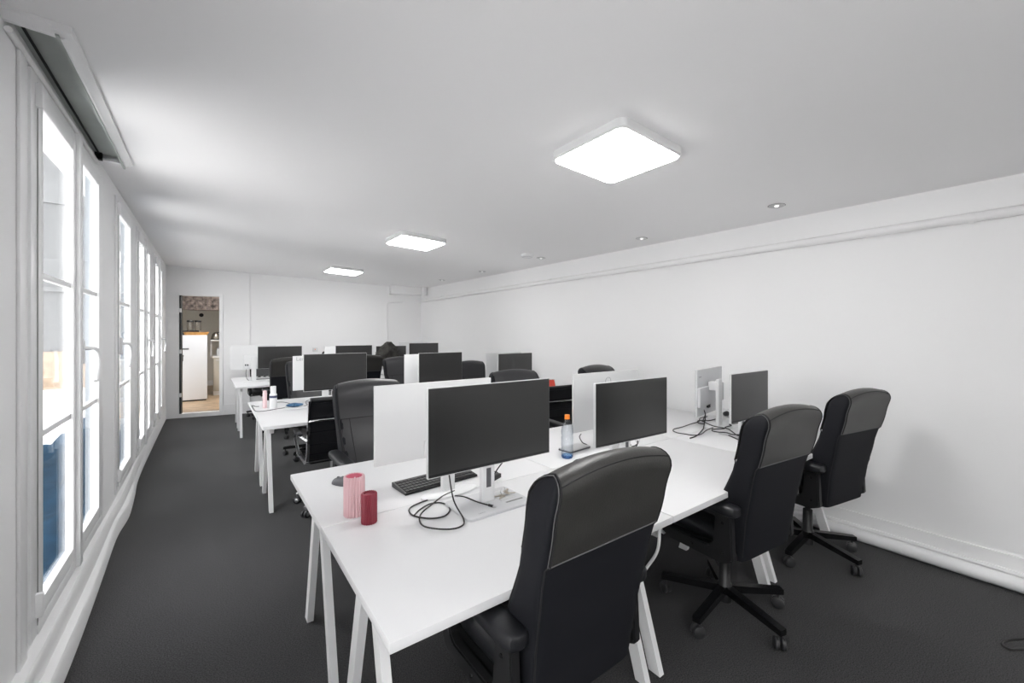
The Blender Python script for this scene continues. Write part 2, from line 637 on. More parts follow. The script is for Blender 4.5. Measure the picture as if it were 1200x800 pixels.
# step in the back wall, conduit, boxed beam, corner pipe
bm = bmesh.new()
bw_box(bm, 1.255, 1.268, -0.01, 0.006, 0.19, 2.70)
struct('trim_1', bm, M['trim'])
bm = bmesh.new()
bw_box(bm, 3.82, BLEN + 0.02, -0.02, 0.22, 2.33, 2.75)
struct('trim_2', bm, M['wall'])
tube('conduit', M['trim'], [BW(3.78, 0.0, 0.19), BW(3.78, 0.0, 2.10), BW(3.80, 0.0, 2.15), BW(3.86, 0.0, 2.16), BW(4.1, 0.0, 2.165)], 0.014, kind='structure').name = 'trim_3'
o = tube('trim_4', M['trim'], [(XR - 0.07, 8.34, 2.30), (XR - 0.07, 8.34, 2.52)], 0.055, n=14, kind='structure')

# right baseboard, heating pipe on the floor and the high pipe
bm = bmesh.new()
add_box(bm, XR - 0.018, XR, YF, 2.05, 0, 0.19, 0.004)
add_box(bm, XR - 0.018, XR, 2.054, 8.7, 0, 0.19, 0.004)
add_box(bm, XR - 0.030, XR, YF, 8.7, 0.085, 0.108, 0.003)
struct('baseboard_right', bm, M['trim'])
pts = [(XR - 0.062 + 0.003 * math.sin(i * 1.7), YF + i * 0.45, 0.05 + 0.003 * math.sin(i * 2.3)) for i in range(26)]
hp = tube('heating_pipe', M['plaster'], catmull(pts, 3), 0.042, n=14)
tag(hp, 'thick white painted pipe lying along the floor below the right wall', 'pipe')
pp = thing('wall_pipe', 'long white pipe running high along the right wall', 'pipe', (XR - 0.035, 0, 2.2))
tube('pipe', M['trim'], [(0, YF, 0.012), (0, 2, 0.012), (0, 5, 0.008), (0, 8.62, 0.0)], 0.03, pp, n=14)
for y in (4.3, 6.1, 3.0 - 2.6, 7.6):
    bm = bmesh.new()
    add_tube(bm, [(0, y - 0.012, 0.01), (0, y + 0.012, 0.01)], 0.0335, 14)
    add_box(bm, 0.0, 0.037, y - 0.01, y + 0.01, 0.0, 0.02)
    obj('collar', bm, M['trim'], pp)

# recess beside the first window: moulding around it and the aged panel inside
bm = bmesh.new()
zr = lambda x, y: zc(x, y)


def mould(bm, a, b, wid, side):
    d = Vector((b[0] - a[0], b[1] - a[1], 0)).normalized()
    n = Vector((-d.y, d.x, 0)) * side
    rows = []
    for p in (a, b):
        z = zc(*p)
        P = Vector((p[0], p[1], 0))
        sec = [(0, 0.02), (0, -0.035), (wid * 0.35, -0.035), (wid * 0.55, -0.024), (wid, -0.016), (wid, 0.02)]
        rows.append([tuple(P + n * s + Vector((0, 0, z + h))) for s, h in sec])
    add_loft(bm, rows)


mould(bm, (RX1, RY0), (RX1, RY1 + 0.02), 0.05, -1)
mould(bm, (XL, RY0), (RX1, RY0), 0.05, -1)
add_box(bm, RX1 - 0.001, RX1 + 0.05, RY0 - 0.05, RY0 + 0.001, zc(RX1, RY0) - 0.03, zc(RX1, RY0) + 0.02)
add_box(bm, XL, RX1, RY1 - 0.05, RY1, zc(RX1, RY1) - 0.03, zc(RX1, RY1) - 0.012)
add_box(bm, XL, RX1, RY1 - 0.03, RY1 + 0.005, zc(RX1, RY1) - 0.012, zc(RX1, RY1) + 0.10)
add_tube(bm, [(XL + 0.012, RY0, 2.585), (XL + 0.012, RY1 - 0.02, 2.60)], 0.012, 8)
struct('trim_5', bm, M['trim'])
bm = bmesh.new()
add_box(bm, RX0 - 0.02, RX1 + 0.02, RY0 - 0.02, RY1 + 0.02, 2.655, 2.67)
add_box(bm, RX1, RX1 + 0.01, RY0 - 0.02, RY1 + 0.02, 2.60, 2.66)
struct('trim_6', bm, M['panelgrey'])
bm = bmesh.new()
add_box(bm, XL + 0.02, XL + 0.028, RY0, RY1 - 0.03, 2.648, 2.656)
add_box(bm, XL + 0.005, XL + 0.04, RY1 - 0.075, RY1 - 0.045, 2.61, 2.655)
struct('trim_7', bm, M['mattblack'])  # thin black strip and small black block inside the recess


# ------------------------------------------------------------------ windows
def make_window(k, y0, y1, leaves, handles):
    wroot = bpy.data.objects.new('window_%d' % k, None)
    COL.objects.link(wroot)
    wroot.location = (XL, y0, 0)
    wroot['kind'] = 'structure'
    L = y1 - y0
    f = 0.075
    bm = bmesh.new()
    # outer frame
    add_box(bm, -0.032, 0.012, 0, f, WZ0, WZ1, 0.004)
    add_box(bm, -0.032, 0.012, L - f, L, WZ0, WZ1, 0.004)
    add_box(bm, -0.032, 0.012, f, L - f, WZ1 - 0.05, WZ1, 0.004)
    add_box(bm, -0.032, 0.016, f, L - f, WZ0, WZ0 + 0.05, 0.004)
    obj('window_frame', bm, M['pvc'], wroot)
    bm = bmesh.new()
    add_box(bm, -0.066, -0.033, -0.01, 0.05, WZ0, WZ1)
    add_box(bm, -0.066, -0.033, L - 0.05, L + 0.01, WZ0, WZ1)
    obj('outer_reveal', bm, M['reveal'], wroot)
    # dark seal line beside the left jamb
    bm = bmesh.new()
    add_box(bm, 0.0, 0.0135, f - 0.004, f + 0.006, WZ0 + 0.04, WZ1 - 0.03)
    obj('seal', bm, M['seal'], wroot)
    lw = (L - 2 * f) / leaves
    for i in range(leaves):
        a = f + lw * i + 0.004
        b = f + lw * (i + 1) - 0.004
        z0, z1 = WZ0 + 0.045, WZ1 - 0.04
        st = 0.062
        bm = bmesh.new()
        add_box(bm, -0.018, 0.015, a, a + st, z0, z1, 0.006)
        add_box(bm, -0.018, 0.015, b - st, b, z0, z1, 0.006)
        add_box(bm, -0.018, 0.014, a + st, b - st, z0, z0 + 0.075, 0.006)
        add_box(bm, -0.018, 0.014, a + st, b - st, z1 - 0.07, z1, 0.006)
        sash = obj('sash', bm, M['pvc'], wroot)
        bars = (1.06, 1.75)
        for z in bars:
            box('glazing_bar', M['pvc'], -0.018, 0.004, a + st - 0.005, b - st + 0.005, z - 0.014, z + 0.014, sash, 0.003)
        zz = [z0 + 0.07, 1.06, 1.75, z1 - 0.065]
        for q in range(3):
            box('pane', M['glass'], -0.012, -0.008, a + st - 0.008, b - st + 0.008, zz[q], zz[q + 1], sash)
    if leaves == 2:
        ym = f + lw
        box('meeting_stile', M['pvc'], -0.01, 0.034, ym - 0.03, ym + 0.032, WZ0 + 0.0, WZ1 + 0.0, wroot, 0.008)
        hy = ym + 0.055
    else:
        hy = f + 0.036
    bm = bmesh.new()
    add_box(bm, 0.013, 0.036, hy - 0.015, hy + 0.015, 1.33, 1.46, 0.004)
    obj('handle_plate', bm, M['pvc'], wroot)
    bm = bmesh.new()
    add_tube(bm, catmull([(0.034, hy, 1.415), (0.06, hy, 1.415), (0.072, hy + 0.02, 1.413), (0.078, hy + 0.07, 1.39), (0.078, hy + 0.10, 1.33), (0.074, hy + 0.075, 1.25), (0.07, hy + 0.05, 1.225)], 5), 0.0105, 10)
    obj('handle', bm, M['pvc'], wroot)
    # hinge covers on the hinge side
    for z in (WZ0 + 0.08, WZ1 - 0.14):
        box('hinge_cover', M['pvc'], 0.0, 0.034, f - 0.03, f - 0.005, z, z + 0.10, wroot, 0.005)


for k, (a, b, n) in enumerate(WIN):
    make_window(k + 1, a, b, n, None)
# shutter guide strip left of the first window
bm = bmesh.new()
add_box(bm, XL, XL + 0.012, 2.38, 2.46, 0.21, 2.585, 0.004)
struct('trim_8', bm, M['trim'])

# ------------------------------------------------------------------ outside the windows
bm = bmesh.new()
rows = []
for j in range(34):
    yy = 3.6 + j * 0.32
    rows.append([(-0.66 - i * 0.14, yy, -0.55 + 0.05 * math.sin(i * 1.9 + j * 0.7) + 0.07 * math.sin(j * 1.3 + i * 0.4) + random.uniform(-0.03, 0.03)) for i in range(13)])
add_grid(bm, rows)
tp = obj('tarpaulin', bm, M['tarp'])
tag(tp, 'crumpled blue tarpaulin spread over the courtyard outside the windows', 'tarpaulin')
bm = bmesh.new()
add_box(bm, -16.5, -0.76, -12, 40, -1.0, -0.75)
struct('ground', bm, M['paving'])
fb = thing('courtyard_building', 'pale building across the courtyard seen through the window panes', 'building', (-13.0, 0, -0.75))
box('wall', M['facade'], -3, 0, -6, 15.0, 0, 6.2, fb)
for yy in (-4, -1.5, 1, 3.5, 6, 8.5, 11, 13.2):
    for zz in (1.3, 4.3):
        wf = box('window', M['pvc'], -0.02, 0.06, yy, yy + 1.1, zz, zz + 1.7, fb)
        box('pane', M['facadewin'], 0.05, 0.07, yy + 0.08, yy + 1.02, zz + 0.08, zz + 1.62, wf)
fe = thing('end_building', 'pale building closing the far end of the courtyard', 'building', (-3.3, 24.2, -0.75))
box('wall', M['greyfacade'], -8, 2.3, 0, 3, 0, 15, fe)
for zz in (3.9, 7.4, 10.9):
    box('cornice', M['greyfacade'], -8, 2.3, -0.12, 0, zz, zz + 0.18, fe)
box('lower_wall', M['brick'], -8, 2.3, -0.08, 0.05, 0, 1.5, fe)
for xx in (-6.6, -4.8, -3.0, -1.2, 0.6):
    for zz in (1.9, 5.2, 8.7):
        wf = box('window', M['greyfacade'], xx, xx + 1.0, -0.07, 0.02, zz, zz + 1.8, fe)
        box('pane', M['facadewin'], xx + 0.08, xx + 0.92, -0.08, -0.06, zz + 0.08, zz + 1.72, wf)
pa = thing('parapet', 'low white parapet with a coping out beyond the first window', 'parapet', (-2.6, 5.2, -0.62))
box('wall', M['rail'], -0.12, 0.12, 0, 5.5, 0, 1.55, pa)
box('coping', M['rail'], -0.18, 0.18, -0.05, 5.55, 1.55, 1.66, pa, 0.01)

# ------------------------------------------------------------------ ceiling lights
lt = thing('ceiling_light', '', 'light', (0, 0, 0), 0, 'square ceiling lights')
bm = bmesh.new()


def rrect(hw, hh, r, n=6):
    out = []
    for cx, cy, a0 in ((hw - r, hh - r, 0), (-hw + r, hh - r, PI / 2), (-hw + r, -hh + r, PI), (hw - r, -hh + r, 1.5 * PI)):
        for i in range(n + 1):
            a = a0 + PI / 2 * i / n
            out.append((cx + r * math.cos(a), cy + r * math.sin(a)))
    return out


S = 0.262
add_loft(bm, [[(a, b, 0.01) for a, b in rrect(S, S, 0.045)], [(a, b, -0.04) for a, b in rrect(S, S, 0.045)], [(a, b, -0.048) for a, b in rrect(S - 0.008, S - 0.008, 0.04)]])
obj('housing', bm, M['whiteplastic'], lt)
bm = bmesh.new()
add_loft(bm, [[(a, b, -0.045) for a, b in rrect(S - 0.014, S - 0.014, 0.04)], [(a, b, -0.0535) for a, b in rrect(S - 0.014, S - 0.014, 0.04)], [(a, b, -0.056) for a, b in rrect(S - 0.022, S - 0.022, 0.035)]])
obj('diffuser', bm, M['diff'], lt)
slope = math.atan2(zc(3, 4) - zc(1, 4), 2)
for i, (x, y, lab) in enumerate([
        (1.86, 1.55, 'large square ceiling light nearest the camera above the front row of desks'),
        (1.87, 4.37, 'middle square ceiling light above the second row of desks'),
        (1.83, 7.25, 'farthest and smallest looking square ceiling light above the last row'),
        (1.86, -1.2, 'square ceiling light behind the camera')]):
    o = place(lt, i > 0, (x, y, zc(x, y)), 0, lab)
    o.rotation_euler = (0, -slope, 0)

# recessed spots
sp = thing('recessed_spot', '', 'light', (0, 0, 0), 0, 'recessed round spots along the right side of the ceiling')
lathe('trim_ring', M['alu'], [(0.035, -0.001), (0.046, -0.006), (0.054, -0.003), (0.054, 0.004), (0.035, 0.004)], sp, 24)
lathe('reflector', M['alu'], [(0.037, -0.0015), (0.022, -0.0025), (0.0, -0.0030)], sp, 20)
lathe('painted_shadow_ring', M['darkgrey'], [(0.054, -0.0005), (0.0575, -0.0012), (0.0585, 0.003)], sp, 24)  # dark ring, shadow around the fitting put into its colour
lathe('bulb', M['bulb'], [(0.0, -0.012), (0.010, -0.010), (0.015, -0.004), (0.016, 0.0)], sp, 14)
spots = [((910, 238), 'round recessed spot in the ceiling nearest the camera, by the right wall'),
         ((752, 278), 'second round recessed spot from the camera along the right side'),
         ((634, 302), 'round recessed spot right beside the flat smoke detector'),
         ((565, 317), 'second farthest round recessed spot near the back right corner'),
         ((518, 327), 'farthest tiny recessed spot close to the back right corner')]
SPW = [(3.449, 1.35), (3.554, 2.631), (3.481, 4.123), (3.52, 5.614), (3.523, 7.02)]
for i, (x, y) in enumerate(SPW):
    o = place(sp, i > 0, (x, y, zc(x, y)), 0, spots[i][1])
    o.rotation_euler = (0, -slope, 0)
sd = thing('smoke_detector', 'flat white round smoke detector on the ceiling beside a spot', 'detector', (3.235, 4.097, zc(3.235, 4.097)))
lathe('body', M['whiteplastic'], [(0.0, -0.035), (0.05, -0.035), (0.075, -0.026), (0.08, -0.01), (0.08, 0.003), (0.0, 0.003)], sd, 28)
lathe('vent_ring', M['greyplastic'], [(0.052, -0.030), (0.055, -0.0365), (0.060, -0.036), (0.063, -0.028)], sd, 28)


# ------------------------------------------------------------------ desks
def make_desk(W, insL, insR):
    t = thing('trestle_desk', '', 'desk', (0, 0, 0), 0, 'white trestle desks in three rows')
    box('tabletop', M['white'], 0.0, W, 0.0, 0.752, 0.712, 0.74, t, 0.002)
    for x in (insL, W - insR):
        for s in (-1, 1):
            bm = bmesh.new()
            add_bar(bm, (x, 0.376 + s * 0.262, 0.0), (x, 0.376 + s * 0.055, 0.69), 0.03, 0.058)
            obj('leg', bm, M['legwhite'], t)
        bm = bmesh.new()
        add_prism(bm, [(0.045, 0.712), (0.707, 0.712), (0.68, 0.665), (0.66, 0.665), (0.62, 0.69), (0.46, 0.69), (0.45, 0.66), (0.30, 0.66), (0.29, 0.69), (0.13, 0.69), (0.09, 0.665), (0.072, 0.665)], lambda a, b, d: (d, a, b), x - 0.016, x + 0.016)
        obj('support_beam', bm, M['legwhite'], t)
    return t


COLS = [(0.36, 1.196, 0.072, 0.045), (1.560, 1.158, 0.045, 0.04), (2.722, 1.04, 0.04, 0.06)]
protos = [make_desk(wd, a, b) for _, wd, a, b in COLS]
ROWS = [(0.998, 1.754, 'front row'), (3.90, 4.656, 'second row'), (7.0, 7.756, 'last row')]
DL = {
    (0, 0, 0): 'white trestle desk nearest the camera, holding the red candle and the keys',
    (0, 0, 1): 'white trestle desk behind the nearest one, holding the pink candle and keyboard',
    (0, 1, 0): 'white trestle desk in the middle of the front row, second near chair tucked in',
    (0, 1, 1): 'white trestle desk holding the water bottle, middle of the front row far side',
    (0, 2, 0): 'white trestle desk at the right wall end of the front row, near side',
    (0, 2, 1): 'white trestle desk in the front row by the right wall, under the monitor turned away',
    (1, 0, 0): 'white trestle desk with a blue cloth on it, in front of the chrome framed chair',
    (1, 0, 1): 'white trestle desk holding the white and pink bottles, left end of the second row',
    (1, 1, 0): 'white trestle desk in the middle of the second row, near side',
    (1, 1, 1): 'white trestle desk in the middle of the second row, far side',
    (1, 2, 0): 'white trestle desk at the right end of the second row, holding the red calendar',
    (1, 2, 1): 'white trestle desk at the right end of the second row, far side',
    (2, 0, 0): 'white trestle desk at the left end of the last row, near side',
    (2, 0, 1): 'white trestle desk at the left end of the last row, back wall side',
    (2, 1, 0): 'white trestle desk in the middle of the last row, near side',
    (2, 1, 1): 'white trestle desk mid last row, on the back wall side',
    (2, 2, 0): 'white trestle desk at the right end of the last row, near side under the jacket',
    (2, 2, 1): 'white trestle desk at the right end of the last row, back wall side',
}
for r, (ya, yb, _) in enumerate(ROWS):
    for h, yy in enumerate((ya, yb)):
        for c in range(3):
            x = COLS[c][0] - (0.04 if r == 2 else 0)
            place(protos[c], (r, h) != (0, 0), (x, yy, 0), 0, DL[(r, c, h)])


# ------------------------------------------------------------------ high-backed office chair (faces +y, origin on the floor)
def lerp(tab, z):
    if z <= tab[0][0]:
        return tab[0][1]
    for (a, va), (b, vb) in zip(tab, tab[1:]):
        if z <= b:
            u = (z - a) / (b - a)
            u = u * u * (3 - 2 * u) * 0.5 + u * 0.5
            return va + (vb - va) * u
    return tab[-1][1]


RY = [(0.42, -0.225), (0.6, -0.25), (0.8, -0.285), (1.0, -0.335), (1.21, -0.40)]
TH = [(0.42, 0.15), (0.55, 0.185), (0.70, 0.15), (0.85, 0.108), (1.0, 0.110), (1.07, 0.112), (1.21, 0.112)]
HW = [(0.42, 0.212), (0.6, 0.228), (0.8, 0.238), (0.95, 0.248), (1.08, 0.252), (1.21, 0.245)]
ARCH = 0.032
TOPZ, RND = 1.065, 0.058


def sgn(v, p):
    return math.copysign(abs(v) ** p, v)


PE = 9.0


def face(x, hw):
    return max(0.0, 1 - min(1.0, abs(x) / hw) ** PE) ** (1 / PE)


def back_ring(zr, th, hw, yc, arch, n=48, e=2 / 9.0):
    out = []
    for j in range(n):
        a = 2 * PI * (j + 0.5) / n
        cx, sy = sgn(math.cos(a), e), sgn(math.sin(a), e)
        x = hw * cx
        out.append((x, yc + th / 2 * sy, zr + arch * (1 - (x / 0.25) ** 2)))
    return out


def back_rings():
    rings = []
    for i in range(15):
        z = 0.42 + (TOPZ - 0.42) * i / 14
        th = lerp(TH, z)
        arch = ARCH * max(0, (z - 0.93) / (TOPZ - 0.93))
        rings.append(back_ring(z, th, lerp(HW, z), lerp(RY, z) + th / 2, arch))
    th0, hw0 = lerp(TH, TOPZ), lerp(HW, TOPZ)
    for i in range(1, 7):
        a = PI / 2 * i / 6.3
        z = TOPZ + RND * math.sin(a)
        k = math.cos(a)
        rings.append(back_ring(z, th0 * (0.12 + 0.88 * k), hw0 - RND * 0.6 * (1 - k), lerp(RY, z) + th0 / 2, ARCH))
    return rings


def make_chair(front_leather, head, has_front_seams=True):
    t = thing('office_chair', '', 'chair', (0, 0, 0), 0, 'high-backed black office chairs')
    # five star base
    for k in range(5):
        a = math.radians(46 + 72 * k)
        ca, sa = math.cos(a), math.sin(a)
        mx = Matrix.Rotation(a, 4, 'Z')
        bm = bmesh.new()
        lo = [(0.02, -0.021, 0.105), (0.02, 0.021, 0.105), (0.02, 0.021, 0.145), (0.02, -0.021, 0.145)]
        hi = [(0.325, -0.019, 0.078), (0.325, 0.019, 0.078), (0.325, 0.019, 0.106), (0.325, -0.019, 0.106)]
        add_loft(bm, [[mx @ Vector(p) for p in lo], [mx @ Vector(p) for p in hi]])
        leg = obj('base_leg', bm, M['blackmetal'], t)
        bm = bmesh.new()
        c = Vector((0.305 * ca, 0.305 * sa, 0.031))
        roll = a + 0.9
        ax = Vector((math.cos(roll), math.sin(roll), 0))
        for s in (-1, 1):
            add_tube(bm, [c + ax * s * 0.004, c + ax * s * 0.007, c + ax * s * 0.020, c + ax * s * 0.024], [0.025, 0.030, 0.030, 0.024], 14)
        add_tube(bm, [c + Vector((0, 0, 0.0)), c + Vector((0, 0, 0.052))], 0.008, 8)
        obj('caster', bm, M['caster'], leg)
    lathe('gas_column', M['blackplastic'], [(0.0, 0.06), (0.036, 0.06), (0.036, 0.15), (0.030, 0.155), (0.028, 0.29), (0.017, 0.295), (0.017, 0.40), (0.0, 0.40)], t, 18)
    bm = bmesh.new()
    add_box(bm, -0.10, 0.10, -0.13, 0.12, 0.375, 0.42, 0.012)
    add_tube(bm, [(0.08, 0.0, 0.39), (0.20, 0.0, 0.385), (0.25, 0.0, 0.385)], [0.005, 0.005, 0.009], 8)
    obj('tilt_mechanism', bm, M['blackplastic'], t)
    bm = bmesh.new()
    add_box(bm, -0.235, 0.235, -0.20, 0.25, 0.415, 0.455, 0.012)
    obj('seat_shell', bm, M['blackplastic'], t)
    # seat cushion
    rings = []
    for i in range(9):
        a = -PI / 2 + PI * i / 8
        z = 0.485 + 0.05 * math.sin(a)
        ins = 0.035 * (1 - math.cos(a))
        rings.append([(sgn(math.cos(b), 0.36) * (0.225 - ins), 0.035 + sgn(math.sin(b), 0.36) * (0.225 - ins), z + 0.012 * (math.cos(b) ** 2)) for b in (2 * PI * (j + 0.5) / 36 for j in range(36))])
    bm = bmesh.new()
    add_loft(bm, rings)
    obj('seat', bm, front_leather, t)
    # backrest body
    bm = bmesh.new()
    add_loft(bm, back_rings())
    obj('backrest', bm, M['fabric'] if head is not None else front_leather, t, angle=60)
    # headrest cover: leather wrapped over the top, from the rear seam to the front seam
    path = []
    ZS, ZF = 0.895, 0.905
    for i in range(9):
        z = ZS + (TOPZ - ZS) * i / 8
        path.append((lerp(RY, z) - 0.004, z, lerp(HW, z) - 0.018, ARCH * max(0, (z - 0.93) / (TOPZ - 0.93))))
    th0, hw0 = lerp(TH, TOPZ), lerp(HW, TOPZ)
    for i in range(1, 12):
        a = PI * i / 12
        z = TOPZ + (RND + 0.004) * math.sin(a)
        path.append((lerp(RY, z) + th0 / 2 - (th0 / 2 + 0.004) * math.cos(a), z, hw0 - 0.018 - RND * 0.5 * (1 - abs(math.cos(a))) * 0.7, ARCH))
    for i in range(9):
        z = TOPZ + (ZF - TOPZ) * i / 8
        path.append((lerp(RY, z) + lerp(TH, z) + 0.006, z, lerp(HW, z) - 0.018, ARCH * max(0, (z - 0.93) / (TOPZ - 0.93))))
    bm = bmesh.new()
    rows = []
    for (yy, z, hw, ar) in path:
        rows.append([(hw * s, yy, z + ar * (1 - (hw * s / 0.25) ** 2)) for s in (i / 6 - 1 for i in range(13))])
    add_grid(bm, rows)
    r0 = bmesh.ops.extrude_edge_only(bm, edges=[e for e in bm.edges if e.is_boundary])
    cen = Vector((0, -0.28, 1.03))
    for v in r0['geom']:
        if isinstance(v, bmesh.types.BMVert):
            v.co += (Vector((0, lerp(RY, v.co.z) + lerp(TH, v.co.z) / 2, min(v.co.z, TOPZ - 0.02))) - v.co).normalized() * 0.012
    obj('headrest', bm, head or front_leather, t, angle=60)
    # piping along the side edges and the rear and front seams
    for s in (-1, 1):
        bm = bmesh.new()
        pt = []
        for (yy, z, hw, ar) in path:
            x = s * (hw + 0.001)
            pt.append((x, yy, z + ar * (1 - (x / 0.25) ** 2)))
        low = []
        for i in range(8):
            z = 0.44 + (0.88 - 0.44) * i / 7
            x = lerp(HW, z) - 0.010
            low.append((s * x, lerp(RY, z) + lerp(TH, z) / 2 * (1 - face(x, lerp(HW, z))), z))
        lowf = []
        for i in range(8):
            z = 0.89 + (0.60 - 0.89) * i / 7
            x = lerp(HW, z) - 0.010
            lowf.append((s * x, lerp(RY, z) + lerp(TH, z) / 2 * (1 + face(x, lerp(HW, z))) + 0.0025, z))
        add_tube(bm, low + pt + lowf, 0.0028, 6)
        obj('piping', bm, M['darkseam'], t)
    bm = bmesh.new()
    yy, z, h2, ar = path[11]
    add_tube(bm, [(h2 * q, yy - 0.002, z + ar * (1 - (h2 * q / 0.25) ** 2) + 0.0005) for q in (i / 8 - 1 for i in range(17))], 0.0022, 6)
    obj('crown_seam', bm, M['darkseam'], t)
    bm = bmesh.new()
    hw = lerp(HW, ZS) - 0.014
    add_tube(bm, [(-hw, lerp(RY, ZS) - 0.003, ZS - 0.001), (hw, lerp(RY, ZS) - 0.003, ZS - 0.001)], 0.0026, 6)
    for s in (-1, 1):
        pt = []
        for (yy, z, h2, ar) in path[:18]:
            x = s * (h2 + 0.006)
            pt.append((x, yy + 0.004, z + ar * (1 - (x / 0.25) ** 2) - 0.002))
        add_tube(bm, pt, 0.0016, 5)
    obj('stitching', bm, M['thread'], t)
    # front upholstery panel below the headrest with its two long seams
    rows = []
    for i in range(12):
        z = 0.55 + (ZF - 0.004 - 0.55) * i / 11
        hw = lerp(HW, z) - 0.016
        rows.append([(hw * q, lerp(RY, z) + lerp(TH, z) / 2 * (1 + face(hw * q, lerp(HW, z))) + 0.003 - 0.003 * (abs(q) > 0.95), z) for q in (j / 6 - 1 for j in range(13))])
    bm = bmesh.new()
    add_grid(bm, rows)
    obj('front_panel', bm, front_leather, t)
    bm = bmesh.new()
    z = ZF - 0.002
    hw = lerp(HW, z) - 0.014
    yv = lerp(RY, z) + lerp(TH, z) + 0.006
    add_tube(bm, [(-hw, yv, z), (hw, yv, z)], 0.0025, 6)
    for s in (-1, 1):
        pt = []
        for i in range(8):
            z = ZF - 0.005 - 0.36 * i / 7
            pt.append((s * (0.165 - 0.02 * i / 7), lerp(RY, z) + lerp(TH, z) + 0.0048, z))
        add_tube(bm, pt, 0.0022, 6)
    obj('front_seam', bm, M['darkseam'], t)
    # arms: closed plastic loop with leather pad
    for s in (-1, 1):
        outer = [(-0.215, 0.43), (-0.16, 0.405), (0.14, 0.405), (0.19, 0.43), (0.215, 0.645), (-0.205, 0.645)]
        inner = [(-0.115, 0.49), (-0.085, 0.465), (0.12, 0.465), (0.145, 0.485), (0.165, 0.62), (-0.125, 0.62)]
        bm = bmesh.new()
        x0, x1 = sorted((s * 0.242, s * 0.278))
        vo = [[bm.verts.new((x, a, b)) for a, b in outer] for x in (x0, x1)]
        vi = [[bm.verts.new((x, a, b)) for a, b in inner] for x in (x0, x1)]
        n = len(outer)
        for j in range(n):
            k = (j + 1) % n
            bm.faces.new((vo[0][j], vo[0][k], vi[0][k], vi[0][j]))
            bm.faces.new((vo[1][j], vi[1][j], vi[1][k], vo[1][k]))
            bm.faces.new((vo[0][j], vo[1][j], vo[1][k], vo[0][k]))
            bm.faces.new((vi[0][j], vi[0][k], vi[1][k], vi[1][j]))
        bmesh.ops.bevel(bm, geom=[e for e in bm.edges], offset=0.006, segments=2, affect='EDGES')
        ar = obj('arm_frame', bm, M['blackplastic'], t)
        bm = bmesh.new()
        rr = []
        for i, (yy, k) in enumerate([(-0.235, 0.35), (-0.228, 0.75), (-0.21, 0.95), (-0.16, 1.0), (0.0, 1.0), (0.15, 0.97), (0.20, 0.9), (0.225, 0.65), (0.232, 0.3)]):
            rr.append([(s * 0.262 + 0.043 * k * sgn(math.cos(b), 0.6), yy, 0.668 + 0.026 * (0.5 + 0.5 * k) * sgn(math.sin(b), 0.6)) for b in (2 * PI * j / 18 for j in range(18))])
        add_loft(bm, rr)
        obj('armrest_pad', bm, M['leather'], ar)
        for (yy, zz) in ((-0.165, 0.60), (-0.165, 0.46), (0.0, 0.435)):
            bm = bmesh.new()
            add_tube(bm, [(s * 0.276, yy, zz), (s * 0.281, yy, zz)], [0.008, 0.006], 10)
            obj('bolt', bm, M['blackmetal'], ar)
    return t


ch = make_chair(M['leather'], M['headleather'])
place(ch, False, (0.94, 1.12, 0), 0.0, 'black leather high-backed chair largest in view, closest to the camera at the front row')
place(ch, True, (2.26, 1.14, 0), -0.10, 'black leather high-backed chair at the middle desk of the front row, near side')
place(ch, True, (3.33, 1.11, 0), -0.17, 'black leather high-backed chair closest to the right wall on the near side')
chf = make_chair(M['greyleather'], M['greyleather'])
place(chf, False, (0.97, 2.83, 0), PI, 'dark grey leather chair facing the camera behind the leftmost front row monitors')
place(chf, True, (2.30, 2.86, 0.0), PI - 0.12, 'dark leather chair behind the front row, its rolled top showing over the large screen')
place(chf, True, (3.40, 2.78, -0.0), PI + 0.05, 'leather chair behind the front row with only its top edge over the silver monitor back')
place(chf, True, (1.045, 5.62, 0), PI, 'grey leather chair facing the camera behind the printed white monitor back in the second row')
place(chf, True, (2.27, 5.55, 0), PI, 'grey leather chair facing the camera in the second row, just below the jacket')
place(chf, True, (3.27, 5.35, 0), PI - 0.15, 'grey leather chair facing the camera at the right end of the second row')
place(ch, True, (0.945, 6.93, 0), 0.0, 'black leather chair seen from behind at the left end of the last row')
place(ch, True, (2.02, 6.95, 0), 0.0, 'black leather chair seen from behind in the middle of the last row')
place(chf, True, (0.86, 8.66, 0), PI, 'dark chair by the back wall, behind the left monitors of the last row')
place(chf, True, (2.08, 8.55, 0), PI, 'dark chair by the back wall, a tiny corner showing mid last row')


for o in COL.objects:
    if o.get('group') == 'high-backed black office chairs' and o.location.y > 2.0:
        if o.location.y == 5.35 or abs(o.location.y - 5.35) < 1e-4:
            o.scale = (0.92, 0.92, 0.925)

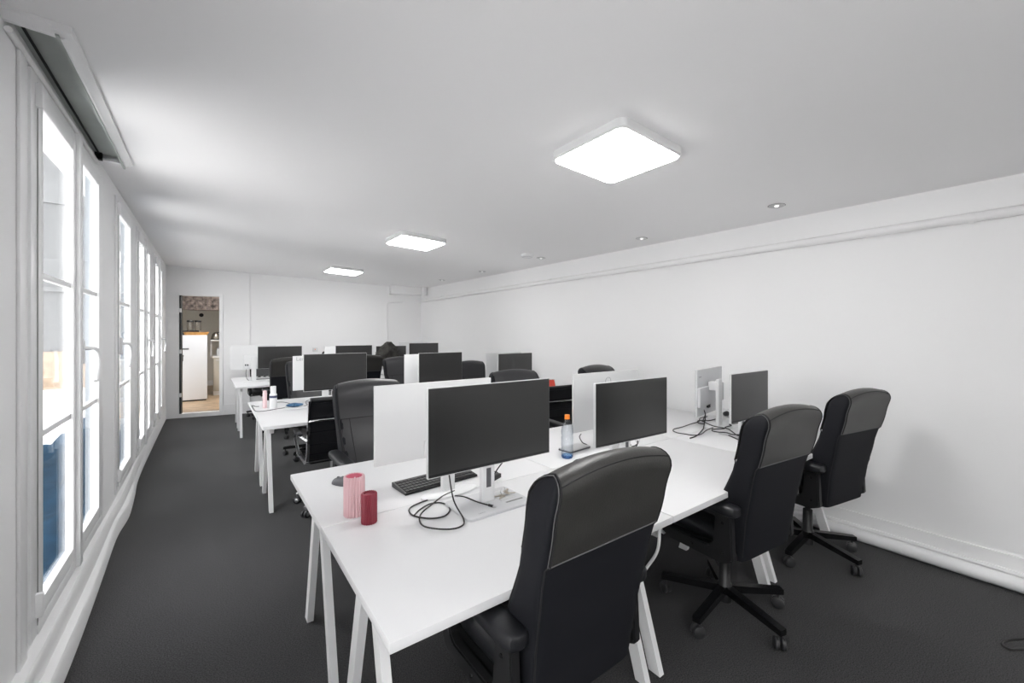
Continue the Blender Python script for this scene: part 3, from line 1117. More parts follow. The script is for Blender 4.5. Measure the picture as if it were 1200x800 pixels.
# ------------------------------------------------------------------ chrome framed chair (faces +y)
def make_chrome_chair():
    t = thing('chrome_framed_chair', '', 'chair', (0, 0, 0), 0, 'chrome framed black chairs')
    for k in range(5):
        a = math.radians(72 * k)
        ca, sa = math.cos(a), math.sin(a)
        bm = bmesh.new()
        pts = catmull([(0.02 * ca, 0.02 * sa, 0.15), (0.14 * ca, 0.14 * sa, 0.14), (0.26 * ca, 0.26 * sa, 0.10), (0.31 * ca, 0.31 * sa, 0.078)], 4)
        add_tube(bm, pts, [0.024 - 0.008 * i / (len(pts) - 1) for i in range(len(pts))], 10)
        leg = obj('base_leg', bm, M['alu'], t)
        c = Vector((0.305 * ca, 0.305 * sa, 0.031))
        ax = Vector((-sa, ca, 0))
        bm = bmesh.new()
        for s in (-1, 1):
            add_tube(bm, [c + ax * s * 0.004, c + ax * s * 0.007, c + ax * s * 0.022, c + ax * s * 0.026], [0.025, 0.030, 0.030, 0.024], 14)
        obj('caster', bm, M['caster'], leg)
        bm = bmesh.new()
        for s in (-1, 1):
            add_tube(bm, [c + ax * s * 0.024, c + ax * s * 0.0285], [0.020, 0.014], 12)
        add_tube(bm, [c, c + Vector((0, 0, 0.05))], 0.008, 8)
        obj('caster_cap', bm, M['alu'], leg)
    lathe('gas_column', M['alu'], [(0.0, 0.10), (0.032, 0.10), (0.030, 0.25), (0.018, 0.255), (0.018, 0.40), (0.0, 0.40)], t, 18)
    bm = bmesh.new()
    add_box(bm, -0.19, 0.19, -0.05, 0.05, 0.385, 0.415, 0.01)
    add_tube(bm, [(0.1, 0.02, 0.38), (0.30, 0.04, 0.37)], 0.006, 8)
    obj('tilt_mechanism', bm, M['blackmetal'], t)
    prof = catmull([(0.24, 0.425), (0.18, 0.45), (0.0, 0.44), (-0.13, 0.435), (-0.20, 0.48), (-0.235, 0.60), (-0.265, 0.78), (-0.30, 0.965)], 5)
    prof = [(p[0], p[1]) for p in [(q.x, q.y) for q in [Vector((a[0], a[1])) if False else a for a in prof]]] if False else [(v[0], v[1]) for v in prof]
    for s in (-1, 1):
        bm = bmesh.new()
        n = len(prof)
        rr = []
        for i, (yy, zz) in enumerate(prof):
            a = Vector(prof[max(i - 1, 0)])
            b = Vector(prof[min(i + 1, n - 1)])
            d = (b - a).normalized()
            nn = Vector((-d.y, d.x))
            rr.append([(s * 0.238 + dx, yy + nn.x * dn, zz + nn.y * dn) for dx, dn in ((-0.010, -0.017), (0.010, -0.017), (0.010, 0.017), (-0.010, 0.017))])
        add_loft(bm, rr)
        obj('side_frame', bm, M['chrome'], t)
    bm = bmesh.new()
    rows = []
    n = len(prof)
    outer, inner = [], []
    for i, (yy, zz) in enumerate(prof):
        a = Vector(prof[max(i - 1, 0)])
        b = Vector(prof[min(i + 1, n - 1)])
        d = (b - a).normalized()
        nn = Vector((-d.y, d.x))
        outer.append([(x, yy + nn.x * 0.009, zz + nn.y * 0.009) for x in (-0.228, -0.1, 0, 0.1, 0.228)])
        inner.append([(x, yy - nn.x * 0.009, zz - nn.y * 0.009) for x in (0.228, 0.1, 0, -0.1, -0.228)])
    add_loft(bm, [o_ + i_ for o_, i_ in zip(outer, inner)])
    obj('sling_seat', bm, M['leather'], t)
    bm = bmesh.new()
    for i in range(4, n - 2, 3):
        yy, zz = prof[i]
        a = Vector(prof[i - 1])
        b = Vector(prof[i + 1])
        d = (b - a).normalized()
        nn = Vector((-d.y, d.x))
        for sg in (1, -1):
            add_tube(bm, [(-0.226, yy + sg * nn.x * 0.0085, zz + sg * nn.y * 0.0085), (0.226, yy + sg * nn.x * 0.0085, zz + sg * nn.y * 0.0085)], 0.003, 5)
    obj('welt', bm, M['fabric'], t)
    bm = bmesh.new()
    add_tube(bm, [(-0.232, -0.30, 0.962), (0.232, -0.30, 0.962)], 0.024, 12)
    obj('top_roll', bm, M['leather'], t)
    bm = bmesh.new()
    add_tube(bm, catmull([(-0.238, -0.275, 0.79), (-0.20, -0.295, 0.80), (0.0, -0.305, 0.80), (0.20, -0.295, 0.80), (0.238, -0.275, 0.79)], 4), 0.0105, 10)
    obj('back_brace', bm, M['chrome'], t)
    bm = bmesh.new()
    add_tube(bm, catmull([(-0.238, -0.02, 0.425), (-0.1, -0.02, 0.405), (0.1, -0.02, 0.405), (0.238, -0.02, 0.425)], 4), 0.012, 8)
    obj('seat_brace', bm, M['alu'], t)
    for s in (-1, 1):
        bm = bmesh.new()
        add_tube(bm, catmull([(s * 0.245, -0.235, 0.63), (s * 0.275, -0.19, 0.655), (s * 0.285, -0.02, 0.66), (s * 0.285, 0.06, 0.645), (s * 0.278, 0.085, 0.58), (s * 0.248, 0.09, 0.44)], 5), 0.0115, 10)
        arm = obj('arm_loop', bm, M['chrome'], t)
        bm = bmesh.new()
        add_box(bm, s * 0.285 - 0.021, s * 0.285 + 0.021, -0.17, 0.05, 0.664, 0.684, 0.008)
        obj('armrest_pad', bm, M['leather'], arm)
    return t


cc = make_chrome_chair()
place(cc, False, (0.89, 3.90, 0), 0.0, 'black sling chair with chrome frame and back brace at the left of the second row')
place(cc, True, (3.21, 3.70, -0.0), -0.06, 'black sling chair with chrome frame turned aside, seen behind the water bottle')


bpy.data.objects['chrome_framed_chair.001'].scale = (0.97, 0.97, 0.93)

# ------------------------------------------------------------------ monitors (screen faces -y, origin on the desk at the stand)
def make_monitor(label, loc, rz, W, zb, zt, cx=0.0, py=-0.055, base='plate', text=None, ring=False, vent=False, neck_w=0.065, low_box=False, group=None, plain=False, back='silver'):
    t = thing('monitor', label, 'monitor', loc, rz, group or 'thin desktop monitors')
    z0, z1 = zb - loc[2], zt - loc[2]
    x0, x1 = cx - W / 2, cx + W / 2
    bm_ = M[back]
    bm = bmesh.new()
    add_box(bm, x0, x1, py + 0.006, py + 0.022, z0, z1, 0.002)
    obj('housing', bm, bm_, t)
    box('screen', M['screen'], x0 + 0.0025, x1 - 0.0025, py + 0.0048, py + 0.008, z0 + 0.006, z1 - 0.0025, t)
    box('chin_strip', M['blackplastic'], x0 + 0.0035, x1 - 0.0035, py + 0.0042, py + 0.006, z0 + 0.004, z0 + 0.016, t)
    # thicker electronics housing behind the panel
    bm = bmesh.new()
    if low_box:
        add_box(bm, x0 + 0.012, x1 - 0.006, py + 0.02, py + 0.044, z0 + 0.075, z0 + (z1 - z0) * 0.62, 0.005)
    elif plain:
        add_box(bm, cx - 0.14, cx + 0.075, py + 0.02, py + 0.045, z0 + 0.008, z0 + 0.085, 0.006)
    else:
        add_box(bm, cx - W * 0.22, cx + W * 0.22, py + 0.02, py + 0.04, z0 + 0.03, z0 + (z1 - z0) * 0.62, 0.008)
    obj('rear_cover', bm, bm_, t)
    for i in range(2):
        xx = cx + (0.045 if plain else 0.10) - i * 0.028
        box('port', M['blackplastic'], xx, xx + 0.016, py + 0.030, py + 0.047, z0 + 0.055, z0 + 0.08, t)
    nh = z0 + (z1 - z0) * (0.78 if low_box else 0.55)
    bm = bmesh.new()
    add_box(bm, -neck_w / 2, neck_w / 2, 0.0, 0.026, 0.008, nh, 0.004)
    add_box(bm, -0.04, 0.04, py + 0.036, 0.004, nh - 0.09, nh - 0.02, 0.004)
    neck = obj('stand_neck', bm, M['whiteplastic'] if base != 'dark' else M['greyplastic'], t)
    box('cable_hole', M['darkgrey'], -0.012, 0.012, -0.0012, 0.0, 0.075, 0.16, neck)
    bm = bmesh.new()
    oc, od = (0.032, 0.058) if plain else (0.01, 0.098)
    if base == 'plate':
        add_loft(bm, [[(a, b - 0.0, 0.0) for a, b in rrect(0.165, 0.112, 0.02)], [(a, b, 0.009) for a, b in rrect(0.165, 0.112, 0.02)], [(a, b, 0.012) for a, b in rrect(0.162, 0.109, 0.018)]])
        sb = obj('stand_base', bm, M['greyplastic'], t)
    else:
        add_loft(bm, [[(0.145 * math.cos(a), oc + od * math.sin(a), z) for a in (2 * PI * j / 36 for j in range(36))] for z in (0.0, 0.007)] + [[(0.14 * math.cos(a), oc + (od - 0.005) * math.sin(a), 0.010) for a in (2 * PI * j / 36 for j in range(36))]])
        sb = obj('stand_base', bm, M['whiteplastic'], t)
    if text:
        bx, bz, size = text
        mx = Matrix.Translation((x1 - bx, py + 0.0225, z1 - bz)) @ Matrix.Rotation(PI, 4, 'Z') @ Matrix.Rotation(PI / 2, 4, 'X')
        text_mesh('lettering', 'Lenovo', size, M['ltext'], t, mx)
    if ring:
        bm = bmesh.new()
        pts = [(cx + 0.026 * math.cos(a), py + 0.0222, z1 - 0.062 + 0.026 * math.sin(a)) for a in (2 * PI * j / 28 for j in range(28))]
        add_tube(bm, pts, 0.0016, 6, True)
        obj('round_emblem', bm, M['ltext'], t)
    return t, sb, neck


D = 0.7405
m1, m1b, _ = make_monitor('largest black screen in the front row, standing beside the candles and the keys', (1.01, 1.556, D), 0.0, 0.63, 0.926, 1.283)
# docking slot and printed name on the base of the nearest monitor
box('dock_pad', M['silver'], 0.045, 0.125, -0.03, 0.075, 0.0118, 0.0135, m1b, 0.0005)
box('dock_slot', M['seal'], 0.055, 0.145, -0.062, -0.052, 0.0115, 0.0128, m1b)
text_mesh('lettering', 'Lenovo', 0.011, M['ltext'], m1b, Matrix.Translation((-0.105, -0.088, 0.0122)), 0.0003)
b1, b1b, _ = make_monitor('white monitor back turned to us, left of the largest screen', (0.93, 1.806, D), PI, 0.615, 0.905, 1.263, cx=0.025, py=-0.062, base='oval', back='whiteplastic', plain=True)
make_monitor('second black screen of the front row, just right of the water bottle', (1.965, 1.556, D), -0.03, 0.615, 0.887, 1.232)
make_monitor('silver monitor back with a round emblem, right behind the water bottle', (2.13, 1.806, D), PI, 0.63, 0.884, 1.245, base='oval', ring=True, plain=True)
make_monitor('rightmost greyish screen on the front row, close to the right wall', (3.27, 1.51, D), 0.0, 0.58, 0.857, 1.208, py=-0.06, neck_w=0.05)
b3, _, _ = make_monitor('monitor turned away near the right wall showing its grey back and wide white stand', (3.36, 1.755, D), PI + 0.18, 0.60, 0.835, 1.205, cx=-0.06, py=-0.095, base='oval', low_box=True, neck_w=0.085, text=(0.035, 0.062, 0.020), back='greyplastic')
box('badge', M['darkgrey'], 0.19, 0.225, -0.084, -0.0815, 0.438, 0.446, b3)
bm = bmesh.new()
add_tube(bm, [(-0.06, -0.064, 0.31), (-0.06, -0.045, 0.31)], [0.03, 0.026], 18)
obj('tilt_knob', bm, M['whiteplastic'], b3)
# second row
make_monitor('wide black screen in the second row, in front of the printed white monitor back', (1.075, 4.585, D), 0.0, 0.615, 0.917, 1.288)
make_monitor('white monitor back with grey lettering beside the wide second row screen', (1.03, 4.84, D), PI, 0.615, 0.895, 1.257, base='oval', text=(0.03, 0.05, 0.055), back='whiteplastic')
make_monitor('black screen in the middle of the second row', (2.285, 4.655 - 0.03, D), 0.0, 0.575, 0.905, 1.262)
make_monitor('white monitor back peeking out left of the middle second row screen', (2.25, 4.86, D), PI, 0.60, 0.875, 1.235, base='oval', back='whiteplastic')
make_monitor('screen at the right end of the second row, behind a rolled chair top', (3.41, 4.625, D), 0.0, 0.575, 0.885, 1.222)
make_monitor('pale monitor back peeking out left of the right end second row screen', (3.44, 4.86, D), PI, 0.62, 0.86, 1.215, base='oval', back='silver')
# last row
make_monitor('black screen at the left end of the last row', (0.93, 7.505, D), 0.0, 0.615, 0.95, 1.291)
make_monitor('white monitor back at the far left, nearest the kitchen doorway', (0.59, 7.70, D), PI, 0.615, 0.930, 1.303, base='oval', back='whiteplastic')
make_monitor('black screen in the middle of the last row', (2.06, 7.505, D), 0.0, 0.615, 0.945, 1.284)
make_monitor('white monitor back peeking out left of the middle last row screen', (1.96, 7.775, D), PI, 0.615, 0.92, 1.264, base='oval', back='whiteplastic')
make_monitor('dark screen half hidden by the jacket in the last row', (2.72, 7.505, D), 0.0, 0.56, 0.92, 1.263)
make_monitor('black screen at the right end of the last row, in front of the back corner', (3.44, 7.68, D), 0.0, 0.615, 0.96, 1.302)
make_monitor('white monitor back, a thin strip left of the rightmost last row screen', (3.37, 7.94, D), PI, 0.60, 0.95, 1.318, base='oval', back='whiteplastic')


# ------------------------------------------------------------------ things on the desks
def candle(name, label, x, y, r, h, m, inner, hollow):
    t = thing(name, label, 'candle', (x, y, D), 0, 'fluted candles')
    if hollow:
        prof = [(0.0, 0.0), (r, 0.0), (r, h - 0.004), (r - 0.004, h), (r - 0.009, h - 0.002), (r - 0.011, h - 0.028), (0.0, h - 0.030)]
    else:
        prof = [(0.0, 0.0), (r, 0.0), (r, h - 0.003), (r - 0.003, h), (r - 0.008, h - 0.001), (r - 0.010, h - 0.006), (0.0, h - 0.007)]
    lathe('wax_body', m, prof[:5], t, 160, (0, 0, 0), 0.11, 20)
    lathe('melt_pool', inner, prof[4:], t, 40)
    top = prof[-1][1]
    if not hollow:
        return
    tube('wick', M['paper'] if hollow else M['darkgrey'], [(0, 0, top), (0.001, 0, top + 0.012), (0.003, 0.001, top + 0.022)], 0.002, t, 6)


candle('fluted_candle', 'tall pale pink fluted candle with a hollow top at the desk corner', 0.497, 1.800, 0.0425, 0.163, M['pinkwax'], M['pinkinner'], True)
candle('fluted_candle', 'short dark red fluted candle in front of the pink one', 0.525, 1.690, 0.031, 0.118, M['redwax'], M['redwax'], False)

# mouse
mo = thing('computer_mouse', 'dark grey computer mouse lying behind the pink candle', 'mouse', (0.545, 2.20, D), 0.5)
bm = bmesh.new()
rr = []
for i in range(9):
    a = PI / 2 * i / 8.4
    rr.append([(0.031 * math.cos(a) * sgn(math.cos(b), 0.8), 0.055 * math.cos(a) ** 0.7 * sgn(math.sin(b), 0.8), 0.036 * math.sin(a) * (1 - 0.15 * math.sin(b))) for b in (2 * PI * j / 24 for j in range(24))])
add_loft(bm, rr)
obj('body', bm, M['darkgrey'], mo)
tube('scroll_wheel', M['blackplastic'], [(-0.003, 0.022, 0.026), (0.003, 0.022, 0.026)], 0.008, mo, 12)

# keyboard
kb = thing('keyboard', 'flat black keyboard on the desk behind the largest screen', 'keyboard', (0.945, 1.950, D), math.radians(4))
bm = bmesh.new()
add_prism(bm, [(-0.075, 0.0), (0.075, 0.0), (0.075, 0.022), (0.06, 0.024), (-0.075, 0.010)], lambda a, b, d: (d, a, b), -0.205, 0.205)
obj('case', bm, M['blackplastic'], kb)
bm = bmesh.new()
for r in range(5):
    for c in range(20):
        x = -0.196 + c * 0.0197
        y = -0.066 + r * 0.0255
        z = 0.0115 + (y + 0.075) / 0.135 * 0.0135
        add_box(bm, x, x + 0.0165, y, y + 0.021, z - 0.003, z + 0.004)
ks = obj('keycaps', bm, M['key'], kb, 'stuff')


def cable(label, pts, r=0.0032, m='cable', k=6, plug=None, group=None):
    if plug:
        t = thing('cable', label, 'cable', tuple(pts[0]), 0, group)
        P = Vector(pts[0])
        tube('cord', M[m], [Vector(p) - P for p in catmull(pts, k)], r, t, 7)
        d = (Vector(pts[0]) - Vector(pts[1])).normalized()
        tube('plug', M['blackplastic'], [Vector((0, 0, 0)) - d * 0.012, d * 0.012], 0.0058, t, 8)
        tube('plug_tip', M['alu'], [d * 0.011, d * 0.026], 0.004, t, 8)
        return t
    o = tube('cable', M[m], catmull(pts, k), r, None, 7)
    return tag(o, label, 'cable', group)


def flat(pts, z=D + 0.0036, bumps=None):
    out = [(x, y, z) for x, y in pts]
    return out


CG = 'black cables on the desks'
la = flat([(0.903, 1.779), (0.875, 1.623), (0.825, 1.46), (0.789, 1.419), (0.737, 1.432), (0.684, 1.491), (0.681, 1.55), (0.717, 1.618), (0.797, 1.68), (0.878, 1.735), (0.948, 1.758)], D + 0.010)
la[0] = (0.80, 1.535, 0.935)
la[1] = (0.845, 1.575, 0.79)
la[2] = (0.835, 1.47, D + 0.006)
cable('black cable hanging from the largest screen and looping on the desk before it', la, group=CG)
lb = flat([(1.005, 1.499), (1.002, 1.586), (0.971, 1.667), (0.927, 1.719), (0.871, 1.749), (0.786, 1.744), (0.717, 1.72), (0.69, 1.681), (0.691, 1.627), (0.732, 1.569), (0.785, 1.552), (0.831, 1.585), (0.851, 1.641), (0.835, 1.689), (0.793, 1.701), (0.735, 1.672), (0.694, 1.635)])
lb[0] = (0.985, 1.50, D + 0.0165)
lb[1] = (0.96, 1.565, D + 0.0165)
lb[2] = (0.945, 1.655, D + 0.014)
cable('coiled black cable whose plug rests on the base of the nearest monitor', lb, plug=True, group=CG)
ad = thing('cable_adapter', 'small black cable adapter behind the stand of the nearest monitor', 'adapter', (1.20, 1.80, D), 0.4)
box('body', M['blackplastic'], -0.045, 0.045, -0.018, 0.018, 0, 0.022, ad, 0.003)
tube('cord', M['cable'], catmull([(-0.04, 0.0, 0.012), (-0.07, -0.03, 0.03), (-0.05, -0.09, 0.12), (-0.04, -0.20, 0.22)], 6), 0.003, ad, 7)
tube('cord', M['cable'], catmull([(0.04, 0.0, 0.012), (0.08, 0.03, 0.008), (0.10, 0.09, 0.004)], 6), 0.003, ad, 7)
cable('black cable curving out on the desk just right of the water bottle', flat([(2.258, 2.211), (2.181, 2.151), (2.09, 2.031), (2.074, 1.975), (2.03, 1.965)]), group=CG)
cable('short black cable looping in front of the water bottle', flat([(1.72, 1.70), (1.705, 1.737), (1.757, 1.771), (1.806, 1.774), (1.894, 1.749), (1.952, 1.726)]), group=CG)
lp = thing('closed_laptop', 'thin dark grey laptop lying closed under the second front row screen', 'laptop', (1.94, 1.955, D), 0.10)
box('base', M['darkgrey'], -0.10, 0.10, -0.05, 0.055, 0, 0.009, lp, 0.003)
box('lid', M['silver'], -0.10, 0.10, -0.05, 0.055, 0.0092, 0.016, lp, 0.003)
kr = tube('cable_ring', M['greyplastic'], [(2.30 + 0.02 * math.cos(a), 1.735 + 0.004 * math.sin(a), D + 0.052 + 0.02 * math.sin(a)) for a in (2 * PI * j / 18 for j in range(18))], 0.0022, None, 6, True)
rc = thing('cable_tangle', 'small tangle of black cable below the second front row screen', 'cable', (2.30, 1.735, D), 0, CG)
tube('cord', M['cable'], catmull([(-0.09, 0.01, 0.004), (-0.04, -0.02, 0.02), (0.0, 0.0, 0.045), (0.03, 0.02, 0.02), (0.0, 0.03, 0.004), (-0.05, 0.03, 0.01), (-0.07, 0.0, 0.03)], 6), 0.0035, rc, 7)
kr.parent = rc
kr.matrix_parent_inverse = Matrix.Translation((-2.30, -1.735, -D))
kr.name = 'ring'

# cables by the right wall
cable('black cable dropping from the turned away monitor to the desk', [(3.25, 1.825, 0.905), (3.26, 1.80, 0.84), (3.20, 1.78, 0.752), (3.103, 1.74, D + 0.004), (2.90, 1.67, D + 0.004), (2.80, 1.66, D + 0.004)], r=0.0042, group=CG)
cable('second black cable dropping beside the wide white monitor stand', [(3.34, 1.83, 0.905), (3.35, 1.85, 0.82), (3.40, 1.90, 0.75), (3.50, 1.93, D + 0.004)], r=0.0042, group=CG)
cable('short black cable bent behind the wide white monitor stand', flat([(3.58, 1.88), (3.458, 1.887), (3.414, 1.932), (3.362, 1.925), (3.3, 1.878), (3.311, 1.84)], D + 0.009), r=0.0042, group=CG)
cable('long black cable making the wide loop left of the turned away monitor', flat([(3.60, 1.97), (3.48, 1.969), (3.347, 1.905), (3.203, 1.889), (3.039, 1.868), (2.93, 1.866), (2.866, 1.836), (2.835, 1.784), (2.845, 1.728), (2.862, 1.668), (2.944, 1.656), (3.09, 1.697), (3.214, 1.712)], D + 0.014), r=0.0042, group=CG)
cable('black cable running right across the desk toward the rightmost screen', flat([(3.382, 1.90), (3.268, 1.74), (3.262, 1.627), (3.201, 1.56), (3.10, 1.46), (3.158, 1.40), (3.202, 1.389)], D + 0.016), r=0.0042, group=CG)
cable('black cable trailing toward the near desk edge by the rightmost screen', flat([(3.14, 1.59), (3.11, 1.541), (3.033, 1.431), (2.936, 1.315)], D + 0.004), r=0.0042, group=CG)
cable('small black cable loop in front of the wide white stand', flat([(3.219, 1.625), (3.13, 1.668), (3.07, 1.636), (3.07, 1.592), (3.10, 1.548), (3.08, 1.50), (3.12, 1.46), (3.20, 1.42)], D + 0.022), r=0.0042, group=CG)
cable('black cable tangled at the foot of the rightmost screen', flat([(3.65, 1.662), (3.50, 1.68), (3.43, 1.691), (3.40, 1.66), (3.35, 1.66), (3.30, 1.66)], D + 0.016), r=0.0042, group=CG)

# keys on the monitor base
ky = thing('key_bunch', 'bunch of metal keys on a ring lying on the nearest monitor base', 'keys', (1.095, 1.565, D + 0.0138), 0.3)
tube('key_ring', M['alu'], [(0.01 + 0.016 * math.cos(a), 0.01, 0.0175 + 0.016 * math.sin(a)) for a in (2 * PI * j / 20 for j in range(20))], 0.0014, ky, 6, True)
for k, (ang, ox, oy) in enumerate([(2.6, 0.0, 0.0), (3.4, 0.0, -0.005), (5.6, 0.015, 0.0), (0.4, 0.018, 0.004)]):
    bm = bmesh.new()
    mx = Matrix.Translation((ox, oy, 0.001 + 0.0024 * k)) @ Matrix.Rotation(ang, 4, 'Z')
    add_lathe(bm, [(0.003, 0.0), (0.011, 0.0), (0.011, 0.002), (0.003, 0.002), (0.003, 0.0)], 14, (0.012, 0, 0), mx=mx)
    add_box(bm, 0.021, 0.048, -0.0032, 0.0032, 0, 0.002, mx=mx)
    for q in range(3):
        add_box(bm, 0.028 + q * 0.006, 0.031 + q * 0.006, -0.006, -0.003, 0, 0.002, mx=mx)
    obj('key', bm, M['steel'], ky)

# water bottle
wb = thing('water_bottle', 'clear plastic water bottle with an orange cap on the front row', 'bottle', (1.770, 1.850, D))
prof = [(0.012, 0.004), (0.030, 0.0), (0.036, 0.01), (0.036, 0.03), (0.034, 0.036), (0.036, 0.042), (0.036, 0.06), (0.034, 0.066), (0.036, 0.072), (0.036, 0.125), (0.033, 0.135), (0.036, 0.145), (0.036, 0.165), (0.031, 0.195), (0.020, 0.222), (0.0135, 0.236), (0.0135, 0.246)]
lathe('bottle_body', M['bottle'], prof, wb, 28)
lathe('blue_base', M['bluebase'], [(0.0, 0.010), (0.012, 0.005), (0.030, 0.0012), (0.0345, 0.012), (0.030, 0.02)], wb, 20)
lathe('cap', M['orange'], [(0.0, 0.262), (0.014, 0.262), (0.0155, 0.26), (0.0155, 0.243), (0.017, 0.242), (0.017, 0.236), (0.013, 0.236)], wb, 24)

# wall sockets
for (loc, rz, lab) in [((XR - 0.001, 1.89, 0.765), PI / 2, 'white wall socket with a black plug on the right wall above the desk end')]:
    so = thing('wall_socket', lab, 'socket', loc)
    box('cover_plate', M['whiteplastic'], -0.012, 0.0, -0.10, 0.06, -0.04, 0.04, so, 0.004)
    tube('plug', M['blackplastic'], [(-0.045, 0.02, 0.0), (-0.012, 0.02, 0.0)], [0.02, 0.024], so, 16)
    tube('outlet_ring', M['greyplastic'], [(-0.014, -0.055, 0.0), (-0.0115, -0.055, 0.0)], 0.022, so, 18)
p = BW(2.38, -0.017, 1.17)
so = thing('wall_switch', 'small pale switch with an orange dot on the back wall', 'switch', p, math.atan2(bu.y, bu.x))
box('cover_plate', M['whiteplastic'], -0.05, 0.05, -0.012, 0.0, -0.04, 0.04, so, 0.003)
box('signal_dot', M['orange'], -0.012, 0.004, -0.016, -0.011, -0.005, 0.012, so)

# second row, left desk
def lotion(x, y, r, h, m, label, capm, cap_r, cap_h, band=None):
    t = thing('bottle', label, 'bottle', (x, y, D))
    lathe('bottle_body', m, [(0.0, 0.0), (r * 0.95, 0.0), (r, 0.006), (r, h * 0.9), (r * 0.9, h * 0.96), (cap_r * 0.9, h), (0.0, h)], t, 24)
    lathe('cap', capm, [(0.0, h - 0.002), (cap_r, h - 0.002), (cap_r, h + cap_h - 0.004), (cap_r - 0.004, h + cap_h), (0.0, h + cap_h)], t, 24)
    if band:
        lathe('printed_band', band, [(r + 0.0004, h * 0.70), (r + 0.0006, h * 0.71), (r + 0.0006, h * 0.84), (r + 0.0004, h * 0.85)], t, 24)


lotion(0.535, 4.80, 0.034, 0.155, M['whiteplastic'], 'white pump bottle with a dark printed band on the second row', M['whiteplastic'], 0.026, 0.07, M['navy'])
lotion(0.470, 4.88, 0.020, 0.165, M['pinkbottle'], 'slim pale pink bottle beside the white pump bottle', M['pinkbottle'], 0.018, 0.012)
bm = bmesh.new()
rr = []
for i in range(13):
    a = i / 12
    rr.append([(0.655 + a * 0.145 + 0.012 * math.sin(b * 2 + i), 4.79 - 0.02 * a + (0.055 + 0.02 * math.sin(i * 1.7)) * math.cos(b) * max(0.2, math.sin(PI * (0.08 + 0.84 * a))), D + 0.020 + 0.020 * math.sin(b) * max(0.25, math.sin(PI * (0.08 + 0.84 * a)))) for b in (2 * PI * j / 14 for j in range(14))])
add_loft(bm, rr)
cl = obj('folded_cloth', bm, M['bluecloth'])
tag(cl, 'crumpled dark blue cloth on the left desk of the second row', 'cloth')
cable('thin dark cable crossing the second row desk to the blue cloth', flat([(0.594, 5.195), (0.67, 5.153), (0.71, 5.021), (0.721, 4.927), (0.72, 4.87)]), 0.003, group=CG)
cable('thin dark cable trailing over the left corner of the second row desk', flat([(0.43, 4.997), (0.40, 5.019), (0.375, 5.10), (0.372, 4.875), (0.385, 4.697), (0.472, 4.686), (0.555, 4.729), (0.63, 4.757)]), 0.003, group=CG)
cable('thin dark cable from the blue cloth toward the wide second row screen', flat([(0.81, 4.772), (0.848, 4.797), (0.86, 4.957), (0.88, 5.06), (0.935, 5.18)]), 0.003, group=CG)
cable('thin grey cable on the desk at the far left of the last row', [(0.50, 7.74, 0.96), (0.49, 7.76, 0.85), (0.53, 7.85, D + 0.006), (0.647, 7.93, D + 0.004), (0.80, 7.92, D + 0.004), (0.95, 7.90, D + 0.004)], 0.004, group=CG)
cable('curved grey cable rising beneath the leftmost last row screen', [(0.88, 7.80, D + 0.004), (0.90, 7.78, 0.80), (0.95, 7.74, 0.86), (1.02, 7.70, 0.88)], 0.004, group=CG)
ps = thing('power_strip', 'grey power strip with cables on the last row beneath the screens', 'power strip', (0.80, 7.98, D))
box('body', M['greyplastic'], -0.16, 0.16, -0.03, 0.03, 0, 0.035, ps, 0.006)
for i in range(4):
    box('plug', M['blackplastic'], -0.13 + i * 0.075, -0.09 + i * 0.075, -0.02, 0.02, 0.034, 0.06, ps, 0.004)

# red desk calendar at the right end of the second row
ca = thing('desk_calendar', 'red topped desk calendar at the right end of the second row', 'calendar', (3.60, 4.10, D), -0.25)
bm = bmesh.new()
add_prism(bm, [(-0.05, 0.0), (0.05, 0.0), (0.004, 0.145), (-0.004, 0.145)], lambda a, b, d: (d, a, b), -0.085, 0.085)
obj('stand', bm, M['paper'], ca)
bm = bmesh.new()
add_prism(bm, [(-0.052, 0.045), (-0.0495, 0.045), (-0.0035, 0.148), (-0.007, 0.148)], lambda a, b, d: (d, a, b), -0.085, 0.07)
rs = obj('red_sheet', bm, M['red'], ca)
bm = bmesh.new()
for i in range(9):
    x = -0.075 + i * 0.018
    add_tube(bm, [(x + 0.0, 0.008 * math.cos(a), 0.146 + 0.008 * math.sin(a)) for a in (2 * PI * j / 8 for j in range(8))], 0.002, 5, True)
obj('wire_binding', bm, M['darkgrey'], ca)
sk = thing('spray_bottle', 'slim white bottle with a grey cap beside the red calendar', 'bottle', (3.45, 4.12, D))
lathe('bottle_body', M['whiteplastic'], [(0.0, 0.0), (0.016, 0.0), (0.016, 0.16), (0.008, 0.17), (0.0, 0.17)], sk, 16)
lathe('cap', M['greyplastic'], [(0.0, 0.168), (0.010, 0.168), (0.010, 0.185), (0.02, 0.187), (0.02, 0.195), (0.0, 0.195)], sk, 14)

# jacket heaped over the monitor of the last row
bm = bmesh.new()
rr = []
N = 26
for i in range(15):
    a = i / 14
    z = 0.90 + 0.43 * a
    k = (1 - a ** 2.6) ** 0.6 if a < 1 else 0.05
    ring = []
    for j in range(N):
        b = 2 * PI * j / N
        wob = 1 + 0.10 * math.sin(3 * b + i * 0.8) + 0.07 * math.sin(7 * b - i * 1.3)
        ring.append((2.62 + 0.04 * a + max(0.04, 0.235 * k) * math.cos(b) * wob, 7.42 + max(0.03, 0.14 * k) * math.sin(b) * wob, z + 0.015 * math.sin(5 * b + i)))
    rr.append(ring)
add_loft(bm, rr)
jk = obj('jacket', bm, M['jacket'])
tag(jk, 'dark patterned jacket heaped over a monitor in the last row', 'jacket')

